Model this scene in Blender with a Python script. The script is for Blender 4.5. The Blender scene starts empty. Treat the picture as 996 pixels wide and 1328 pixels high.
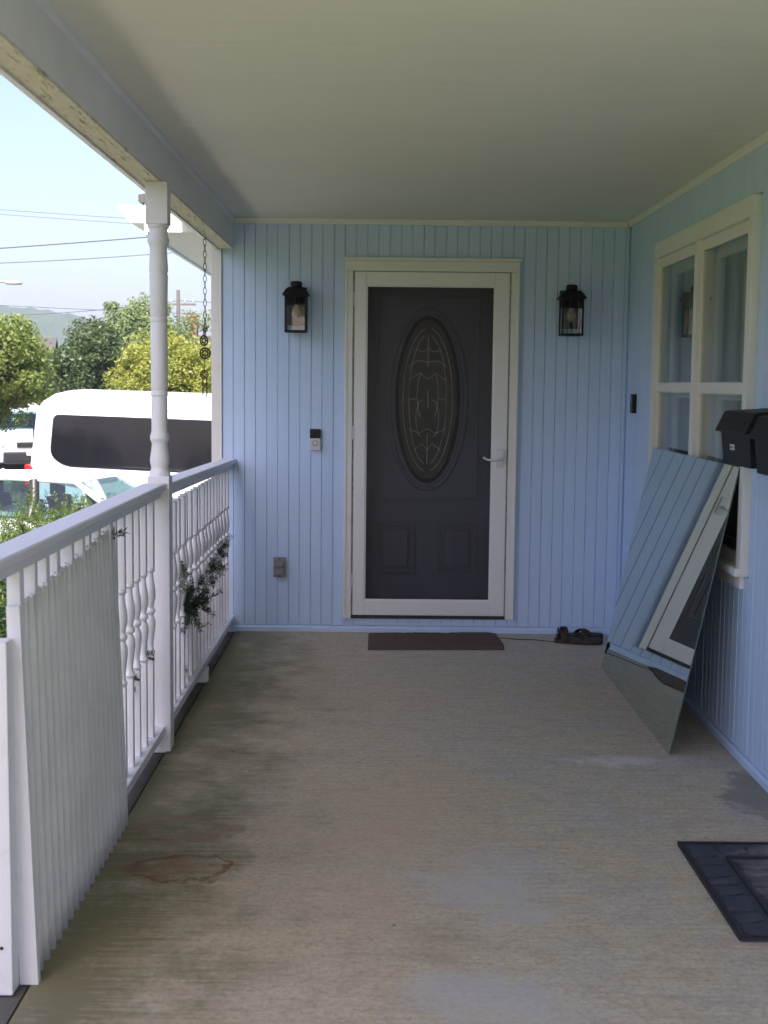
import bpy, bmesh, math, random
import numpy as np
from mathutils import Vector, Matrix, noise as mnoise
random.seed(7); rng = np.random.default_rng(11)
scene = bpy.context.scene
C = scene.collection
R = math.radians
PI = math.pi

# ------------------------------------------------------------------ camera, sky, sun, exposure
cam_d = bpy.data.cameras.new('camera'); cam = bpy.data.objects.new('camera', cam_d); C.objects.link(cam)
FPX, PITCH, YAW, ROLL = 1673.9, 0.0995, -0.0047, -0.0103
CAM = Vector((0, -7.65, 1.4917))
Rm = Matrix.Rotation(YAW, 3, 'Z') @ Matrix.Rotation(-PITCH, 3, 'X') @ Matrix.Rotation(ROLL, 3, 'Y')
right, fwd, up = Rm.col[0], Rm.col[1], Rm.col[2]
M4 = Matrix((right, up, -fwd)).transposed().to_4x4(); M4.translation = CAM
cam.matrix_world = M4
cam_d.sensor_fit = 'VERTICAL'; cam_d.sensor_height = 36; cam_d.lens = FPX / 1328 * 36
cam_d.clip_start = 0.05; cam_d.clip_end = 5000
cam_d.dof.use_dof = True; cam_d.dof.focus_distance = 7.2; cam_d.dof.aperture_fstop = 8.0
scene.camera = cam
scene.render.resolution_x = 768; scene.render.resolution_y = 1024

SUN_EL, SUN_AZ = R(52), R(183)          # azimuth clockwise from +Y: behind the photographer
world = bpy.data.worlds.new('World'); scene.world = world; world.use_nodes = True
wn = world.node_tree; wn.nodes.clear()
sky = wn.nodes.new('ShaderNodeTexSky'); sky.sky_type = 'NISHITA'; sky.sun_disc = False
sky.sun_elevation = SUN_EL; sky.sun_rotation = SUN_AZ
sky.air_density = 1.0; sky.dust_density = 4.0; sky.ozone_density = 3.0
bg = wn.nodes.new('ShaderNodeBackground'); bg.inputs[1].default_value = 0.09
wo = wn.nodes.new('ShaderNodeOutputWorld')
tint = wn.nodes.new('ShaderNodeMixRGB'); tint.blend_type = 'MULTIPLY'; tint.inputs[0].default_value = 1; tint.inputs[2].default_value = (1, .90, .99, 1)
wn.links.new(sky.outputs[0], tint.inputs[1]); wn.links.new(tint.outputs[0], bg.inputs[0]); wn.links.new(bg.outputs[0], wo.inputs[0])
sd = bpy.data.lights.new('sun', 'SUN'); sd.energy = 3.1; sd.angle = R(0.53); sd.color = (1, .95, .87)
so = bpy.data.objects.new('sun', sd); C.objects.link(so)
sdir = Vector((math.sin(SUN_AZ) * math.cos(SUN_EL), math.cos(SUN_AZ) * math.cos(SUN_EL), math.sin(SUN_EL)))
so.rotation_euler = sdir.to_track_quat('Z', 'Y').to_euler(); so.location = (0, 0, 30)
scene.view_settings.view_transform = 'Standard'; scene.view_settings.look = 'None'
scene.view_settings.gamma = 1; scene.view_settings.exposure = 2.0
try:
    scene.cycles.max_bounces = 10; scene.cycles.diffuse_bounces = 6; scene.cycles.transparent_max_bounces = 12
    scene.cycles.caustics_reflective = False; scene.cycles.caustics_refractive = False
except Exception: pass

# ------------------------------------------------------------------ materials
class NT:
    def __init__(s, name):
        s.m = bpy.data.materials.new(name); s.m.use_nodes = True
        s.t = s.m.node_tree; s.t.nodes.clear()
        s.out = s.t.nodes.new('ShaderNodeOutputMaterial')
    def n(s, kind, **kw):
        nd = s.t.nodes.new('ShaderNode' + kind)
        for k, v in kw.items(): setattr(nd, k, v)
        return nd
    def link(s, a, b): s.t.links.new(a, b)
    def val(s, x, sock):
        if isinstance(x, (int, float)): sock.default_value = x
        elif isinstance(x, tuple): sock.default_value = x if len(x) == len(sock.default_value) else tuple(x) + (1,)
        else: s.link(x, sock)
    def coord(s, which='Object', scale=(1, 1, 1), loc=(0, 0, 0)):
        tc = s.n('TexCoord'); mp = s.n('Mapping'); mp.inputs['Scale'].default_value = scale; mp.inputs['Location'].default_value = loc
        s.link(tc.outputs[which], mp.inputs[0]); return mp.outputs[0]
    def noise(s, vec, scale, detail=4, rough=.55, dist=0):
        nd = s.n('TexNoise'); s.link(vec, nd.inputs['Vector']); nd.inputs['Scale'].default_value = scale
        nd.inputs['Detail'].default_value = detail; nd.inputs['Roughness'].default_value = rough; nd.inputs['Distortion'].default_value = dist
        return nd.outputs['Fac']
    def ramp(s, f, stops):
        nd = s.n('ValToRGB'); s.link(f, nd.inputs[0]); e = nd.color_ramp.elements
        while len(e) < len(stops): e.new(.5)
        for i, (p, c) in enumerate(stops):
            e[i].position = p; e[i].color = (c, c, c, 1) if isinstance(c, (int, float)) else tuple(c) + (1,)
        return nd.outputs[0]
    def mix(s, f, a, b, mode='MIX'):
        nd = s.n('MixRGB', blend_type=mode); s.val(f, nd.inputs[0]); s.val(a, nd.inputs[1]); s.val(b, nd.inputs[2]); return nd.outputs[0]
    def math(s, op, a, b=0.0, c=None, clamp=False):
        nd = s.n('Math', operation=op, use_clamp=clamp); s.val(a, nd.inputs[0]); s.val(b, nd.inputs[1])
        if c is not None: s.val(c, nd.inputs[2])
        return nd.outputs[0]
    def sep(s, v):
        nd = s.n('SeparateXYZ'); s.link(v, nd.inputs[0]); return nd.outputs
    def bump(s, h, strength=.3, dist=.01):
        nd = s.n('Bump'); nd.inputs['Strength'].default_value = strength; nd.inputs['Distance'].default_value = dist
        s.link(h, nd.inputs['Height']); return nd.outputs[0]
    def principled(s, col, rough=.6, normal=None, **kw):
        p = s.n('BsdfPrincipled'); s.val(col, p.inputs['Base Color']); s.val(rough, p.inputs['Roughness'])
        if normal is not None: s.link(normal, p.inputs['Normal'])
        for k, v in kw.items(): s.val(v, p.inputs[k.replace('_', ' ')])
        s.link(p.outputs[0], s.out.inputs[0]); return p

def simple(name, col, rough=.6, var=.12, scale=8, bump=.0, bscale=60, stretch=(1, 1, 1), **kw):
    t = NT(name); v = t.coord('Object', stretch)
    f = t.noise(v, scale, 5)
    dark = tuple(c * (1 - var) for c in col); lite = tuple(min(1, c * (1 + var)) for c in col)
    c = t.mix(t.ramp(f, [(.3, 0.), (.7, 1.)]), dark, lite)
    nrm = t.bump(t.noise(v, bscale, 3), bump, .004) if bump else None
    t.principled(c, rough, nrm, **kw); return t.m

def siding_mat():
    t = NT('blue_siding_paint'); v = t.coord('Object', (1, 1, 1)); vg = t.coord('Object', (60, 60, 1.2))
    oi = t.n('ObjectInfo')
    g = t.noise(vg, 1.6, 5, .6)
    base = t.mix(oi.outputs['Random'], (.515, .655, .880), (.545, .685, .905))
    c = t.mix(t.ramp(g, [(.35, 0.), (.75, .35)]), base, (.44, .575, .80))
    d = t.noise(v, 3.2, 6, .65)
    c = t.mix(t.ramp(d, [(.52, 0.), (.8, .28)]), c, (.42, .47, .50))
    sc = t.noise(t.coord('Object', (26, 26, 3)), 2.2, 8, .7)
    c = t.mix(t.ramp(sc, [(.68, 0.), (.74, .35)]), c, (.27, .30, .30))
    t.principled(c, t.ramp(g, [(.3, .45), (.7, .62)]), t.bump(g, .22, .003)); return t.m
SID = siding_mat()

def white_mat(name, col=(.74, .74, .71), dirt=.25, rough=.42, dscale=9):
    t = NT(name); v = t.coord('Object')
    f = t.noise(v, dscale, 8, .7); fine = t.noise(v, 90, 3)
    c = t.mix(t.ramp(f, [(.55, 0.), (.78, dirt)]), col, (col[0] * .62, col[1] * .60, col[2] * .52))
    sp = t.noise(v, 38, 2, .5)
    c = t.mix(t.ramp(sp, [(.74, 0.), (.78, dirt)]), c, (.22, .20, .16))
    t.principled(c, rough, t.bump(fine, .06, .002)); return t.m
WHITE = white_mat('white_trim_paint')
CASING = white_mat('cream_casing_paint', (.76, .755, .725), .22)
RAILW = white_mat('white_railing_paint', (.71, .715, .745), .35)
PLASTW = white_mat('white_vinyl', (.72, .73, .74), .12, .5)
SASH = white_mat('window_sash_vinyl', (.75, .74, .70), .15)

def ceiling_mat():
    t = NT('porch_ceiling_paint'); v = t.coord('Object')
    f = t.noise(v, 1.1, 5, .6); st = t.noise(t.coord('Object', (1, 14, 1)), 2.0, 4, .6)
    c = t.mix(t.ramp(f, [(.35, 0.), (.7, 1.)]), (.745, .745, .645), (.785, .785, .68))
    c = t.mix(t.ramp(st, [(.5, 0.), (.75, .2)]), c, (.62, .60, .52))
    t.principled(c, .7, t.bump(t.noise(v, 70, 3), .08, .003)); return t.m
CEIL = ceiling_mat()
BEAM = simple('grey_white_beam_paint', (.74, .75, .76), .6, .05, 3, .08)

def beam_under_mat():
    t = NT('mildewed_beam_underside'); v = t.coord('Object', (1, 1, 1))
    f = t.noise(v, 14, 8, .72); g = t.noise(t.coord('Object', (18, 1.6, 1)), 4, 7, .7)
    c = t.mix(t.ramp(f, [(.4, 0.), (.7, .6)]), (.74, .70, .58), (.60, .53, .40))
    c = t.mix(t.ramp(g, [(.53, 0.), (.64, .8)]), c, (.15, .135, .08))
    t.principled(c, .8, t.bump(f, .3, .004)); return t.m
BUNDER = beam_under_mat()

def concrete_mat():
    t = NT('stained_concrete'); v = t.coord('Object'); x, y, z = t.sep(v)
    big = t.noise(v, .9, 5, .6, .4); mid = t.noise(v, 3.2, 8, .7); m2 = t.noise(v, 11, 8, .75); fine = t.noise(v, 55, 6, .8); grit = t.noise(v, 240, 2, .5)
    broom = t.noise(t.coord('Object', (1.6, 26, 1)), 2.0, 8, .72)
    c = t.mix(t.ramp(big, [(.38, 0.), (.62, 1.)]), (.560, .468, .318), (.535, .478, .358))
    cw = t.math('MULTIPLY', t.ramp(mid, [(.45, 0.), (.60, 1.)]), t.ramp(x, [(.20, .15), (.6, 1.)]))
    c = t.mix(t.math('MULTIPLY', cw, .6), c, (.460, .450, .440))
    c = t.mix(t.ramp(m2, [(.34, .55), (.52, 0.)]), c, (.37, .30, .22))
    c = t.mix(t.ramp(m2, [(.52, 0.), (.70, .35)]), c, (.62, .55, .45))
    c = t.mix(t.ramp(broom, [(.34, .50), (.56, 0.)]), c, (.31, .265, .20))
    c = t.mix(t.ramp(fine, [(.36, .60), (.52, 0.)]), c, (.26, .215, .165))
    c = t.mix(t.ramp(fine, [(.54, 0.), (.68, .35)]), c, (.68, .61, .52))
    c = t.mix(t.ramp(grit, [(.30, .6), (.42, 0.)]), c, (.20, .17, .14))
    # algae growing in from the open edge
    edge = t.math('SUBTRACT', t.math('MULTIPLY', x, -1.0), .22)
    alg = t.math('ADD', t.math('MULTIPLY', edge, 1.45), t.math('MULTIPLY', t.math('SUBTRACT', mid, .5), 2.4))
    alg = t.math('ADD', alg, t.math('MULTIPLY', t.math('SUBTRACT', broom, .5), 2.0))
    alg = t.math('ADD', alg, t.math('MULTIPLY', t.math('SUBTRACT', m2, .5), 1.0))
    algf = t.math('MULTIPLY', t.ramp(alg, [(.05, 0.), (.80, 1.)]), .88)
    c = t.mix(algf, c, (.165, .155, .080))
    def rad(cx, cy, rx, ry, k, sc, seed):
        wob = t.math('MULTIPLY', t.math('SUBTRACT', t.noise(t.coord('Object', (1, 1, 1), (seed, 3, 0)), sc, 7, .68, .6), .5), k)
        dx = t.math('DIVIDE', t.math('SUBTRACT', x, cx), rx); dy = t.math('DIVIDE', t.math('SUBTRACT', y, cy), ry)
        return t.math('ADD', t.math('SQRT', t.math('ADD', t.math('MULTIPLY', dx, dx), t.math('MULTIPLY', dy, dy))), wob)
    def blob(cx, cy, rx, ry, col, amt, c, seed, k=2.5, sc=6, soft=.7):
        rr = rad(cx, cy, rx, ry, k, sc, seed)
        return t.mix(t.math('MULTIPLY', t.ramp(rr, [(max(0, 1 - soft), 1.), (1.0, 0.)]), amt), c, col)
    def ring(cx, cy, rx, ry, w, col, amt, c, seed, k=1.1, sc=5):
        rr = rad(cx, cy, rx, ry, k, sc, seed)
        e = t.math('SUBTRACT', 1.0, t.math('DIVIDE', t.math('ABSOLUTE', t.math('SUBTRACT', rr, 1 - w)), w), clamp=True)
        e = t.math('MULTIPLY', t.ramp(e, [(0.0, 0.), (.45, 1.)]), t.ramp(t.noise(t.coord('Object', (1, 1, 1), (seed * 2, 0, 0)), 8, 5, .7), [(.36, .15), (.56, 1.)]))
        return t.mix(t.math('MULTIPLY', e, amt), c, col)
    c = blob(-.60, -3.79, .16, .12, (.26, .145, .080), .65, c, 1., 3.0, 8, .5)
    c = ring(-.59, -3.80, .15, .12, .13, (.15, .068, .034), .80, c, 2., 1.7, 7)
    c = blob(-.72, -3.82, .08, .055, (.16, .085, .045), .6, c, 6., 2.0, 9)
    c = ring(-.64, -3.46, .20, .13, .16, (.25, .150, .085), .55, c, 4., 1.8)
    c = blob(-.56, -3.52, .15, .09, (.27, .170, .100), .55, c, 5., 3., 8)
    c = blob(1.44, -3.05, .19, .30, (.20, .19, .175), .75, c, 8., 1.8, 6, .25)
    c = blob(.98, -2.64, .20, .10, (.68, .67, .66), .45, c, 9., 4., 9)
    c = blob(.17, -4.32, .14, .14, (.30, .22, .155), .40, c, 12., 3., 6, .9)
    c = blob(.32, -4.65, .30, .22, (.46, .455, .46), .6, c, 14., 3.5, 4)
    c = blob(.34, -3.92, .26, .30, (.47, .465, .465), .6, c, 15., 3.5, 4)
    c = blob(.02, -3.4, .40, .9, (.52, .39, .26), .5, c, 16., 3., 3, .9)
    vor = t.n('TexVoronoi'); t.link(v, vor.inputs['Vector']); vor.inputs['Scale'].default_value = 3.4
    c = t.mix(t.ramp(vor.outputs['Distance'], [(.016, .9), (.026, 0.)]), c, (.06, .04, .025))
    h = t.math('ADD', t.math('MULTIPLY', fine, .9), t.math('MULTIPLY', broom, .8))
    t.principled(c, .85, t.bump(h, .35, .004)); return t.m
CONC = concrete_mat()
CONCD = simple('damp_dark_concrete', (.105, .10, .092), .85, .25, 6, .3)

def glass_mat(name, tint, diffuse=None, dmix=0.0, rough=.02, ior=1.5):
    t = NT(name)
    tr = t.n('BsdfTransparent'); tr.inputs[0].default_value = tuple(tint) + (1,)
    gl = t.n('BsdfGlossy'); gl.inputs['Roughness'].default_value = rough; gl.inputs[0].default_value = (.9, .92, .92, 1)
    fr = t.n('Fresnel'); gm = t.n('NewGeometry')       # same reflectance on the way in and on the way out of the pane
    t.link(t.math('ADD', t.math('MULTIPLY', gm.outputs['Backfacing'], 1 / ior - ior), ior), fr.inputs[0])
    base = tr.outputs[0]
    if diffuse:
        df = t.n('BsdfDiffuse'); df.inputs[0].default_value = tuple(diffuse) + (1,)
        mx = t.n('MixShader'); mx.inputs[0].default_value = dmix; t.link(base, mx.inputs[1]); t.link(df.outputs[0], mx.inputs[2]); base = mx.outputs[0]
    mx = t.n('MixShader'); t.link(fr.outputs[0], mx.inputs[0]); t.link(base, mx.inputs[1]); t.link(gl.outputs[0], mx.inputs[2])
    t.link(mx.outputs[0], t.out.inputs[0]); return t.m
GLASS = glass_mat('clear_window_glass', (.90, .92, .91), None, 0, .02, 1.42)
CARGLASS = glass_mat('car_window_glass', (.70, .80, .80))
LANTGLASS = glass_mat('lantern_glass', (.90, .90, .90))

def screen_mat():
    t = NT('insect_screen'); v = t.coord('Object', (1, 1, 1))
    tr = t.n('BsdfTransparent'); tr.inputs[0].default_value = (.80, .80, .81, 1)
    df = t.n('BsdfDiffuse'); df.inputs[0].default_value = (.050, .052, .056, 1)
    gl = t.n('BsdfGlossy'); gl.inputs['Roughness'].default_value = .28; gl.inputs[0].default_value = (.35, .36, .38, 1)
    mx = t.n('MixShader'); mx.inputs[0].default_value = .07; t.link(tr.outputs[0], mx.inputs[1]); t.link(df.outputs[0], mx.inputs[2])
    m2 = t.n('MixShader'); m2.inputs[0].default_value = .02; t.link(mx.outputs[0], m2.inputs[1]); t.link(gl.outputs[0], m2.inputs[2])
    t.link(m2.outputs[0], t.out.inputs[0]); return t.m
SCREEN = screen_mat()

def mirror_mat():
    t = NT('mirror_silvering'); v = t.coord('Object'); f = t.noise(v, 3, 4)
    gl = t.n('BsdfGlossy'); gl.inputs['Roughness'].default_value = 0.004
    t.link(t.mix(f, (.70, .775, .745), (.74, .81, .78)), gl.inputs[0])
    df = t.n('BsdfDiffuse'); df.inputs[0].default_value = (.35, .38, .36, 1)
    sm = t.noise(v, 2.5, 6, .65)
    mx = t.n('MixShader'); t.link(t.ramp(sm, [(.45, .015), (.75, .06)]), mx.inputs[0]); t.link(gl.outputs[0], mx.inputs[1]); t.link(df.outputs[0], mx.inputs[2])
    t.link(mx.outputs[0], t.out.inputs[0]); return t.m
MIRROR = mirror_mat()
GEDGE = simple('ground_glass_edge', (.05, .12, .10), .2, .1, 20)
MBACK = simple('mirror_back_paint', (.06, .065, .07), .7, .2, 5)

DOOR = simple('slate_door_paint', (.165, .175, .210), .5, .06, 5, .10, 40, (4, 4, .5))
BLACKM = simple('black_powder_coat', (.009, .009, .013), .5, .25, 30, .12, 160, Specular_IOR_Level=.25)
BLACKP = simple('black_plastic', (.008, .008, .011), .4, .2, 20, Specular_IOR_Level=.25)
CAME = simple('lead_came', (.80, .78, .74), .45, .15, 20)
OGLASS = simple('leaded_dark_glass', (.006, .006, .008), .16, .3, 25, .6, 30)
GREYMET = simple('grey_outlet_metal', (.23, .22, .23), .5, .15, 30, .1)
SILVER = simple('silver_plastic', (.55, .56, .58), .35, .08, 30)
COIR = simple('brown_coir', (.105, .070, .053), .95, .45, 120, .9, 260)
LEATHER = simple('dark_brown_leather', (.040, .026, .020), .75, .45, 45, .5, 90)
CURT = simple('grey_curtain', (.50, .49, .46), .9, .25, 3)
DARKIN = simple('light_block_black', (.03, .03, .032), .9, .2, 3)
ROOFM = simple('asphalt_shingle', (.07, .065, .06), .95, .35, 30, .6, 60)
STEEL = simple('dark_steel', (.05, .045, .04), .5, .3, 40, Metallic=.7)
LABELW = simple('white_sticker', (.7, .7, .7), .5, .1, 60)
BULB = glass_mat('bulb_glass', (.95, .92, .86), (.85, .78, .66), .30, .05)
FIL = simple('amber_filament', (.75, .42, .12), .4, .1, 30)

def rubber_mat():
    t = NT('dusty_black_rubber'); v = t.coord('Object'); f = t.noise(v, 7, 7, .7); x, y, z = t.sep(v)
    d = t.math('ADD', t.math('MULTIPLY', t.math('SUBTRACT', f, .5), 2.2), t.math('MULTIPLY', t.math('SUBTRACT', x, .02), 1.7))
    c = t.mix(t.ramp(d, [(.15, 0.), (.75, .75)]), (.040, .040, .058), (.27, .24, .23))
    r2 = t.noise(v, 11, 5, .6)
    c = t.mix(t.math('MULTIPLY', t.ramp(r2, [(.6, 0.), (.72, .7)]), t.ramp(d, [(.2, 0.), (.6, 1.)])), c, (.20, .105, .080))
    t.principled(c, .62, t.bump(t.noise(v, 120, 3), .3, .002)); return t.m
RUBBER = rubber_mat()
RUBDARK = simple('black_rubber', (.012, .012, .018), .55, .3, 30, .3, 120)

def leaf_mat(name, c1, c2, trans=.35, rough=.5):
    t = NT(name); g = t.n('NewGeometry')
    col = t.mix(g.outputs['Random Per Island'], c1, c2)
    p = t.n('BsdfPrincipled'); t.link(col, p.inputs['Base Color']); p.inputs['Roughness'].default_value = rough
    tl = t.n('BsdfTranslucent'); t.link(t.mix(.5, col, (c2[0] * 1.3, c2[1] * 1.3, c2[2]), 'MIX'), tl.inputs[0])
    mx = t.n('MixShader'); mx.inputs[0].default_value = trans; t.link(p.outputs[0], mx.inputs[1]); t.link(tl.outputs[0], mx.inputs[2])
    t.link(mx.outputs[0], t.out.inputs[0]); return t.m
LEAF_MID = leaf_mat('leaves_mid_green', (.110, .165, .035), (.220, .265, .070), .45)
LEAF_DARK = leaf_mat('leaves_dark_green', (.036, .065, .020), (.085, .125, .036))
LEAF_YEL = leaf_mat('leaves_yellow_green', (.190, .225, .035), (.330, .345, .075), .45)
LEAF_PALE = leaf_mat('leaves_pale_green', (.130, .185, .065), (.20, .26, .10))
YEW = leaf_mat('yew_needles', (.012, .030, .011), (.036, .070, .020), .2)
YEWL = leaf_mat('yew_sunlit_tips', (.055, .100, .018), (.120, .170, .032), .3)  # lighter green with the sun on the hedge tops put into the colour
BARK = simple('bark', (.09, .07, .05), .95, .35, 14, .8, 40, (3, 3, .6))

def ground_mat():
    t = NT('lawn_soil'); v = t.coord('Object'); f = t.noise(v, .35, 6, .6); g = t.noise(v, 14, 4, .7)
    c = t.mix(t.ramp(f, [(.4, 0.), (.65, 1.)]), (.085, .120, .030), (.150, .165, .050))
    c = t.mix(t.ramp(g, [(.3, .6), (.6, 0.)]), c, (.045, .060, .018))
    t.principled(c, .95, t.bump(g, .8, .05)); return t.m
GROUND = ground_mat()
GRASSM = leaf_mat('grass_blades', (.10, .15, .03), (.20, .23, .06), .3)
ASPH = simple('asphalt', (.085, .083, .082), .9, .25, 3, .5, 120)
PALEC = simple('pale_bounce_concrete', (.36, .33, .29), .9, .15, 3, .4, 90)  # kept pale so drive and path bounce warm light into the porch
MULCH = simple('mulch_bed', (.055, .038, .026), .95, .4, 25, .8, 60)

def hill_mat():
    t = NT('wooded_hillside'); v = t.coord('Object'); f = t.noise(v, .09, 8, .75); g = t.noise(v, .35, 4, .7)
    c = t.mix(t.ramp(f, [(.35, 0.), (.65, 1.)]), (.022, .042, .024), (.055, .080, .036))
    t.principled(c, 1.0, t.bump(g, 1.0, 3.0)); return t.m
HILL = hill_mat()

CARW = simple('white_car_paint', (.62, .63, .68), .3, .02, 2, Coat_Weight=.4)
CARB = simple('black_car_trim', (.015, .015, .017), .45, .2, 10)
TINT = simple('dark_tinted_glass', (.008, .008, .011), .05, .2, 3)
TYRE = simple('tyre_rubber', (.02, .02, .02), .85, .2, 20)
RIM = simple('alloy_rim', (.45, .45, .46), .35, .1, 10, Metallic=.8)
REDL = simple('red_tail_lens', (.55, .015, .02), .2, .1, 10)
HEADL = simple('headlamp_lens', (.55, .57, .6), .1, .1, 10)
PLATE = simple('cream_number_plate', (.72, .66, .38), .5, .06, 20)
SEAT = simple('grey_car_seat', (.05, .05, .055), .9, .2, 10)
BRICK = simple('red_brick', (.24, .095, .065), .9, .25, 12, .4)
HOUSEW = simple('white_clapboard', (.72, .72, .70), .7, .05, 3)
WOODP = simple('weathered_pole_wood', (.12, .105, .095), .9, .3, 10, .5, 40, (4, 4, .5))
WIREM = simple('power_line_jacket', (.06, .06, .065), .7, .2, 5)
LAMPM = simple('galvanised_lamp', (.38, .39, .40), .5, .1, 10, Metallic=.5)

# ------------------------------------------------------------------ mesh helpers
class MB:
    def __init__(s): s.v = []; s.f = []
    def add(s, vs, fs):
        o = len(s.v); s.v += [tuple(p) for p in vs]; s.f += [tuple(i + o for i in f) for f in fs]; return s
    def box(s, x0, x1, y0, y1, z0, z1, ch=0.0):
        if ch <= 0:
            vs = [(x, y, z) for z in (z0, z1) for y in (y0, y1) for x in (x0, x1)]
            return s.add(vs, [(0, 2, 3, 1), (4, 5, 7, 6), (0, 1, 5, 4), (2, 6, 7, 3), (0, 4, 6, 2), (1, 3, 7, 5)])
        bm = bmesh.new()
        bmesh.ops.create_cube(bm, size=1, matrix=Matrix.Translation(((x0 + x1) / 2, (y0 + y1) / 2, (z0 + z1) / 2)) @ Matrix.Diagonal((x1 - x0, y1 - y0, z1 - z0, 1)))
        bmesh.ops.bevel(bm, geom=bm.edges[:], offset=ch, segments=2, profile=.7, affect='EDGES')
        bm.verts.index_update()
        s.add([v.co[:] for v in bm.verts], [[v.index for v in f.verts] for f in bm.faces]); bm.free(); return s
    def prism(s, poly, a0, a1, axis):
        # poly: list of 2D pts in the two remaining axes (order x,y,z without axis)
        n = len(poly)
        def mk(p, a):
            q = list(p); q.insert(axis, a); return tuple(q)
        vs = [mk(p, a0) for p in poly] + [mk(p, a1) for p in poly]
        fs = [tuple(range(n))[::-1], tuple(range(n, 2 * n))] + [(i, (i + 1) % n, n + (i + 1) % n, n + i) for i in range(n)]
        return s.add(vs, fs)
    def lathe(s, prof, c=(0, 0), seg=16, sx=1, sy=1, square=None):
        vs = []; fs = []
        for r, z in prof:
            for k in range(seg):
                a = 2 * PI * (k + .5) / seg; vs.append((c[0] + r * sx * math.cos(a), c[1] + r * sy * math.sin(a), z))
        for i in range(len(prof) - 1):
            for k in range(seg):
                k2 = (k + 1) % seg; fs.append((i * seg + k, i * seg + k2, (i + 1) * seg + k2, (i + 1) * seg + k))
        fs.append(tuple(range(seg))[::-1]); b = (len(prof) - 1) * seg; fs.append(tuple(range(b, b + seg)))
        return s.add(vs, fs)
    def tube(s, pts, rad, seg=8, closed=False):
        pts = [Vector(p) for p in pts]; n = len(pts); rads = rad if isinstance(rad, (list, tuple)) else [rad] * n
        vs = []; fs = []; prev = None
        for i, p in enumerate(pts):
            a = pts[(i - 1) % n] if (i > 0 or closed) else p; b = pts[(i + 1) % n] if (i < n - 1 or closed) else p
            t = (b - a).normalized()
            if prev is None:
                ref = Vector((0, 0, 1)) if abs(t.z) < .9 else Vector((1, 0, 0)); nrm = t.cross(ref).normalized()
            else:
                nrm = prev - t * prev.dot(t); nrm = nrm.normalized() if nrm.length > 1e-6 else t.orthogonal().normalized()
            prev = nrm; bi = t.cross(nrm)
            for k in range(seg):
                an = 2 * PI * k / seg; vs.append(p + nrm * (math.cos(an) * rads[i]) + bi * (math.sin(an) * rads[i]))
        m = n if closed else n - 1
        for i in range(m):
            j = (i + 1) % n
            for k in range(seg):
                k2 = (k + 1) % seg; fs.append((i * seg + k, i * seg + k2, j * seg + k2, j * seg + k))
        if not closed: fs.append(tuple(range(seg))[::-1]); fs.append(tuple(range((n - 1) * seg, n * seg)))
        return s.add([tuple(v) for v in vs], fs)
    def loft(s, rings, cap=True):
        n = len(rings[0]); vs = [p for r in rings for p in r]; fs = []
        for i in range(len(rings) - 1):
            for k in range(n):
                k2 = (k + 1) % n; fs.append((i * n + k, i * n + k2, (i + 1) * n + k2, (i + 1) * n + k))
        if cap: fs.append(tuple(range(n))[::-1]); b = (len(rings) - 1) * n; fs.append(tuple(range(b, b + n)))
        return s.add(vs, fs)
    def mesh(s, name, mat, smooth=None):
        me = bpy.data.meshes.new(name); me.from_pydata(s.v, [], s.f); me.materials.append(mat)
        bm = bmesh.new(); bm.from_mesh(me); bmesh.ops.recalc_face_normals(bm, faces=bm.faces)
        if smooth is not None:
            for f in bm.faces: f.smooth = True
            for e in bm.edges:
                if len(e.link_faces) == 2 and e.calc_face_angle(0) > R(smooth): e.smooth = False
        bm.to_mesh(me); bm.free(); me.update(); return me
    def build(s, name, mat, parent=None, smooth=None, loc=None):
        return place(name, s.mesh(name, mat, smooth), parent, loc)

def place(name, me, parent=None, loc=None, rot=None):
    o = bpy.data.objects.new(name, me); C.objects.link(o)
    if parent is not None: o.parent = parent
    if loc is not None: o.location = loc
    if rot is not None: o.rotation_euler = rot
    return o
def empty(name, loc=(0, 0, 0), rz=0, parent=None):
    o = bpy.data.objects.new(name, None); C.objects.link(o); o.location = loc; o.rotation_euler = (0, 0, rz); o.empty_display_size = .1
    if parent is not None: o.parent = parent
    return o
def tag(o, label=None, cat=None, group=None, kind=None):
    if label: o['label'] = label
    if cat: o['category'] = cat
    if group: o['group'] = group
    if kind: o['kind'] = kind
    return o
def np_mesh(name, verts, nper, mat):
    """verts: (N, nper, 3) array of separate polygons"""
    N = verts.shape[0]; me = bpy.data.meshes.new(name)
    me.vertices.add(N * nper); me.vertices.foreach_set('co', verts.reshape(-1).astype(np.float32))
    me.loops.add(N * nper); me.loops.foreach_set('vertex_index', np.arange(N * nper, dtype=np.int32))
    me.polygons.add(N); me.polygons.foreach_set('loop_start', np.arange(0, N * nper, nper, dtype=np.int32))
    try: me.polygons.foreach_set('loop_total', np.full(N, nper, dtype=np.int32))
    except Exception: pass
    me.materials.append(mat); me.update(calc_edges=True); me.validate(); return me

YE = -7.95      # open end of the porch, behind the photographer
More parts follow.
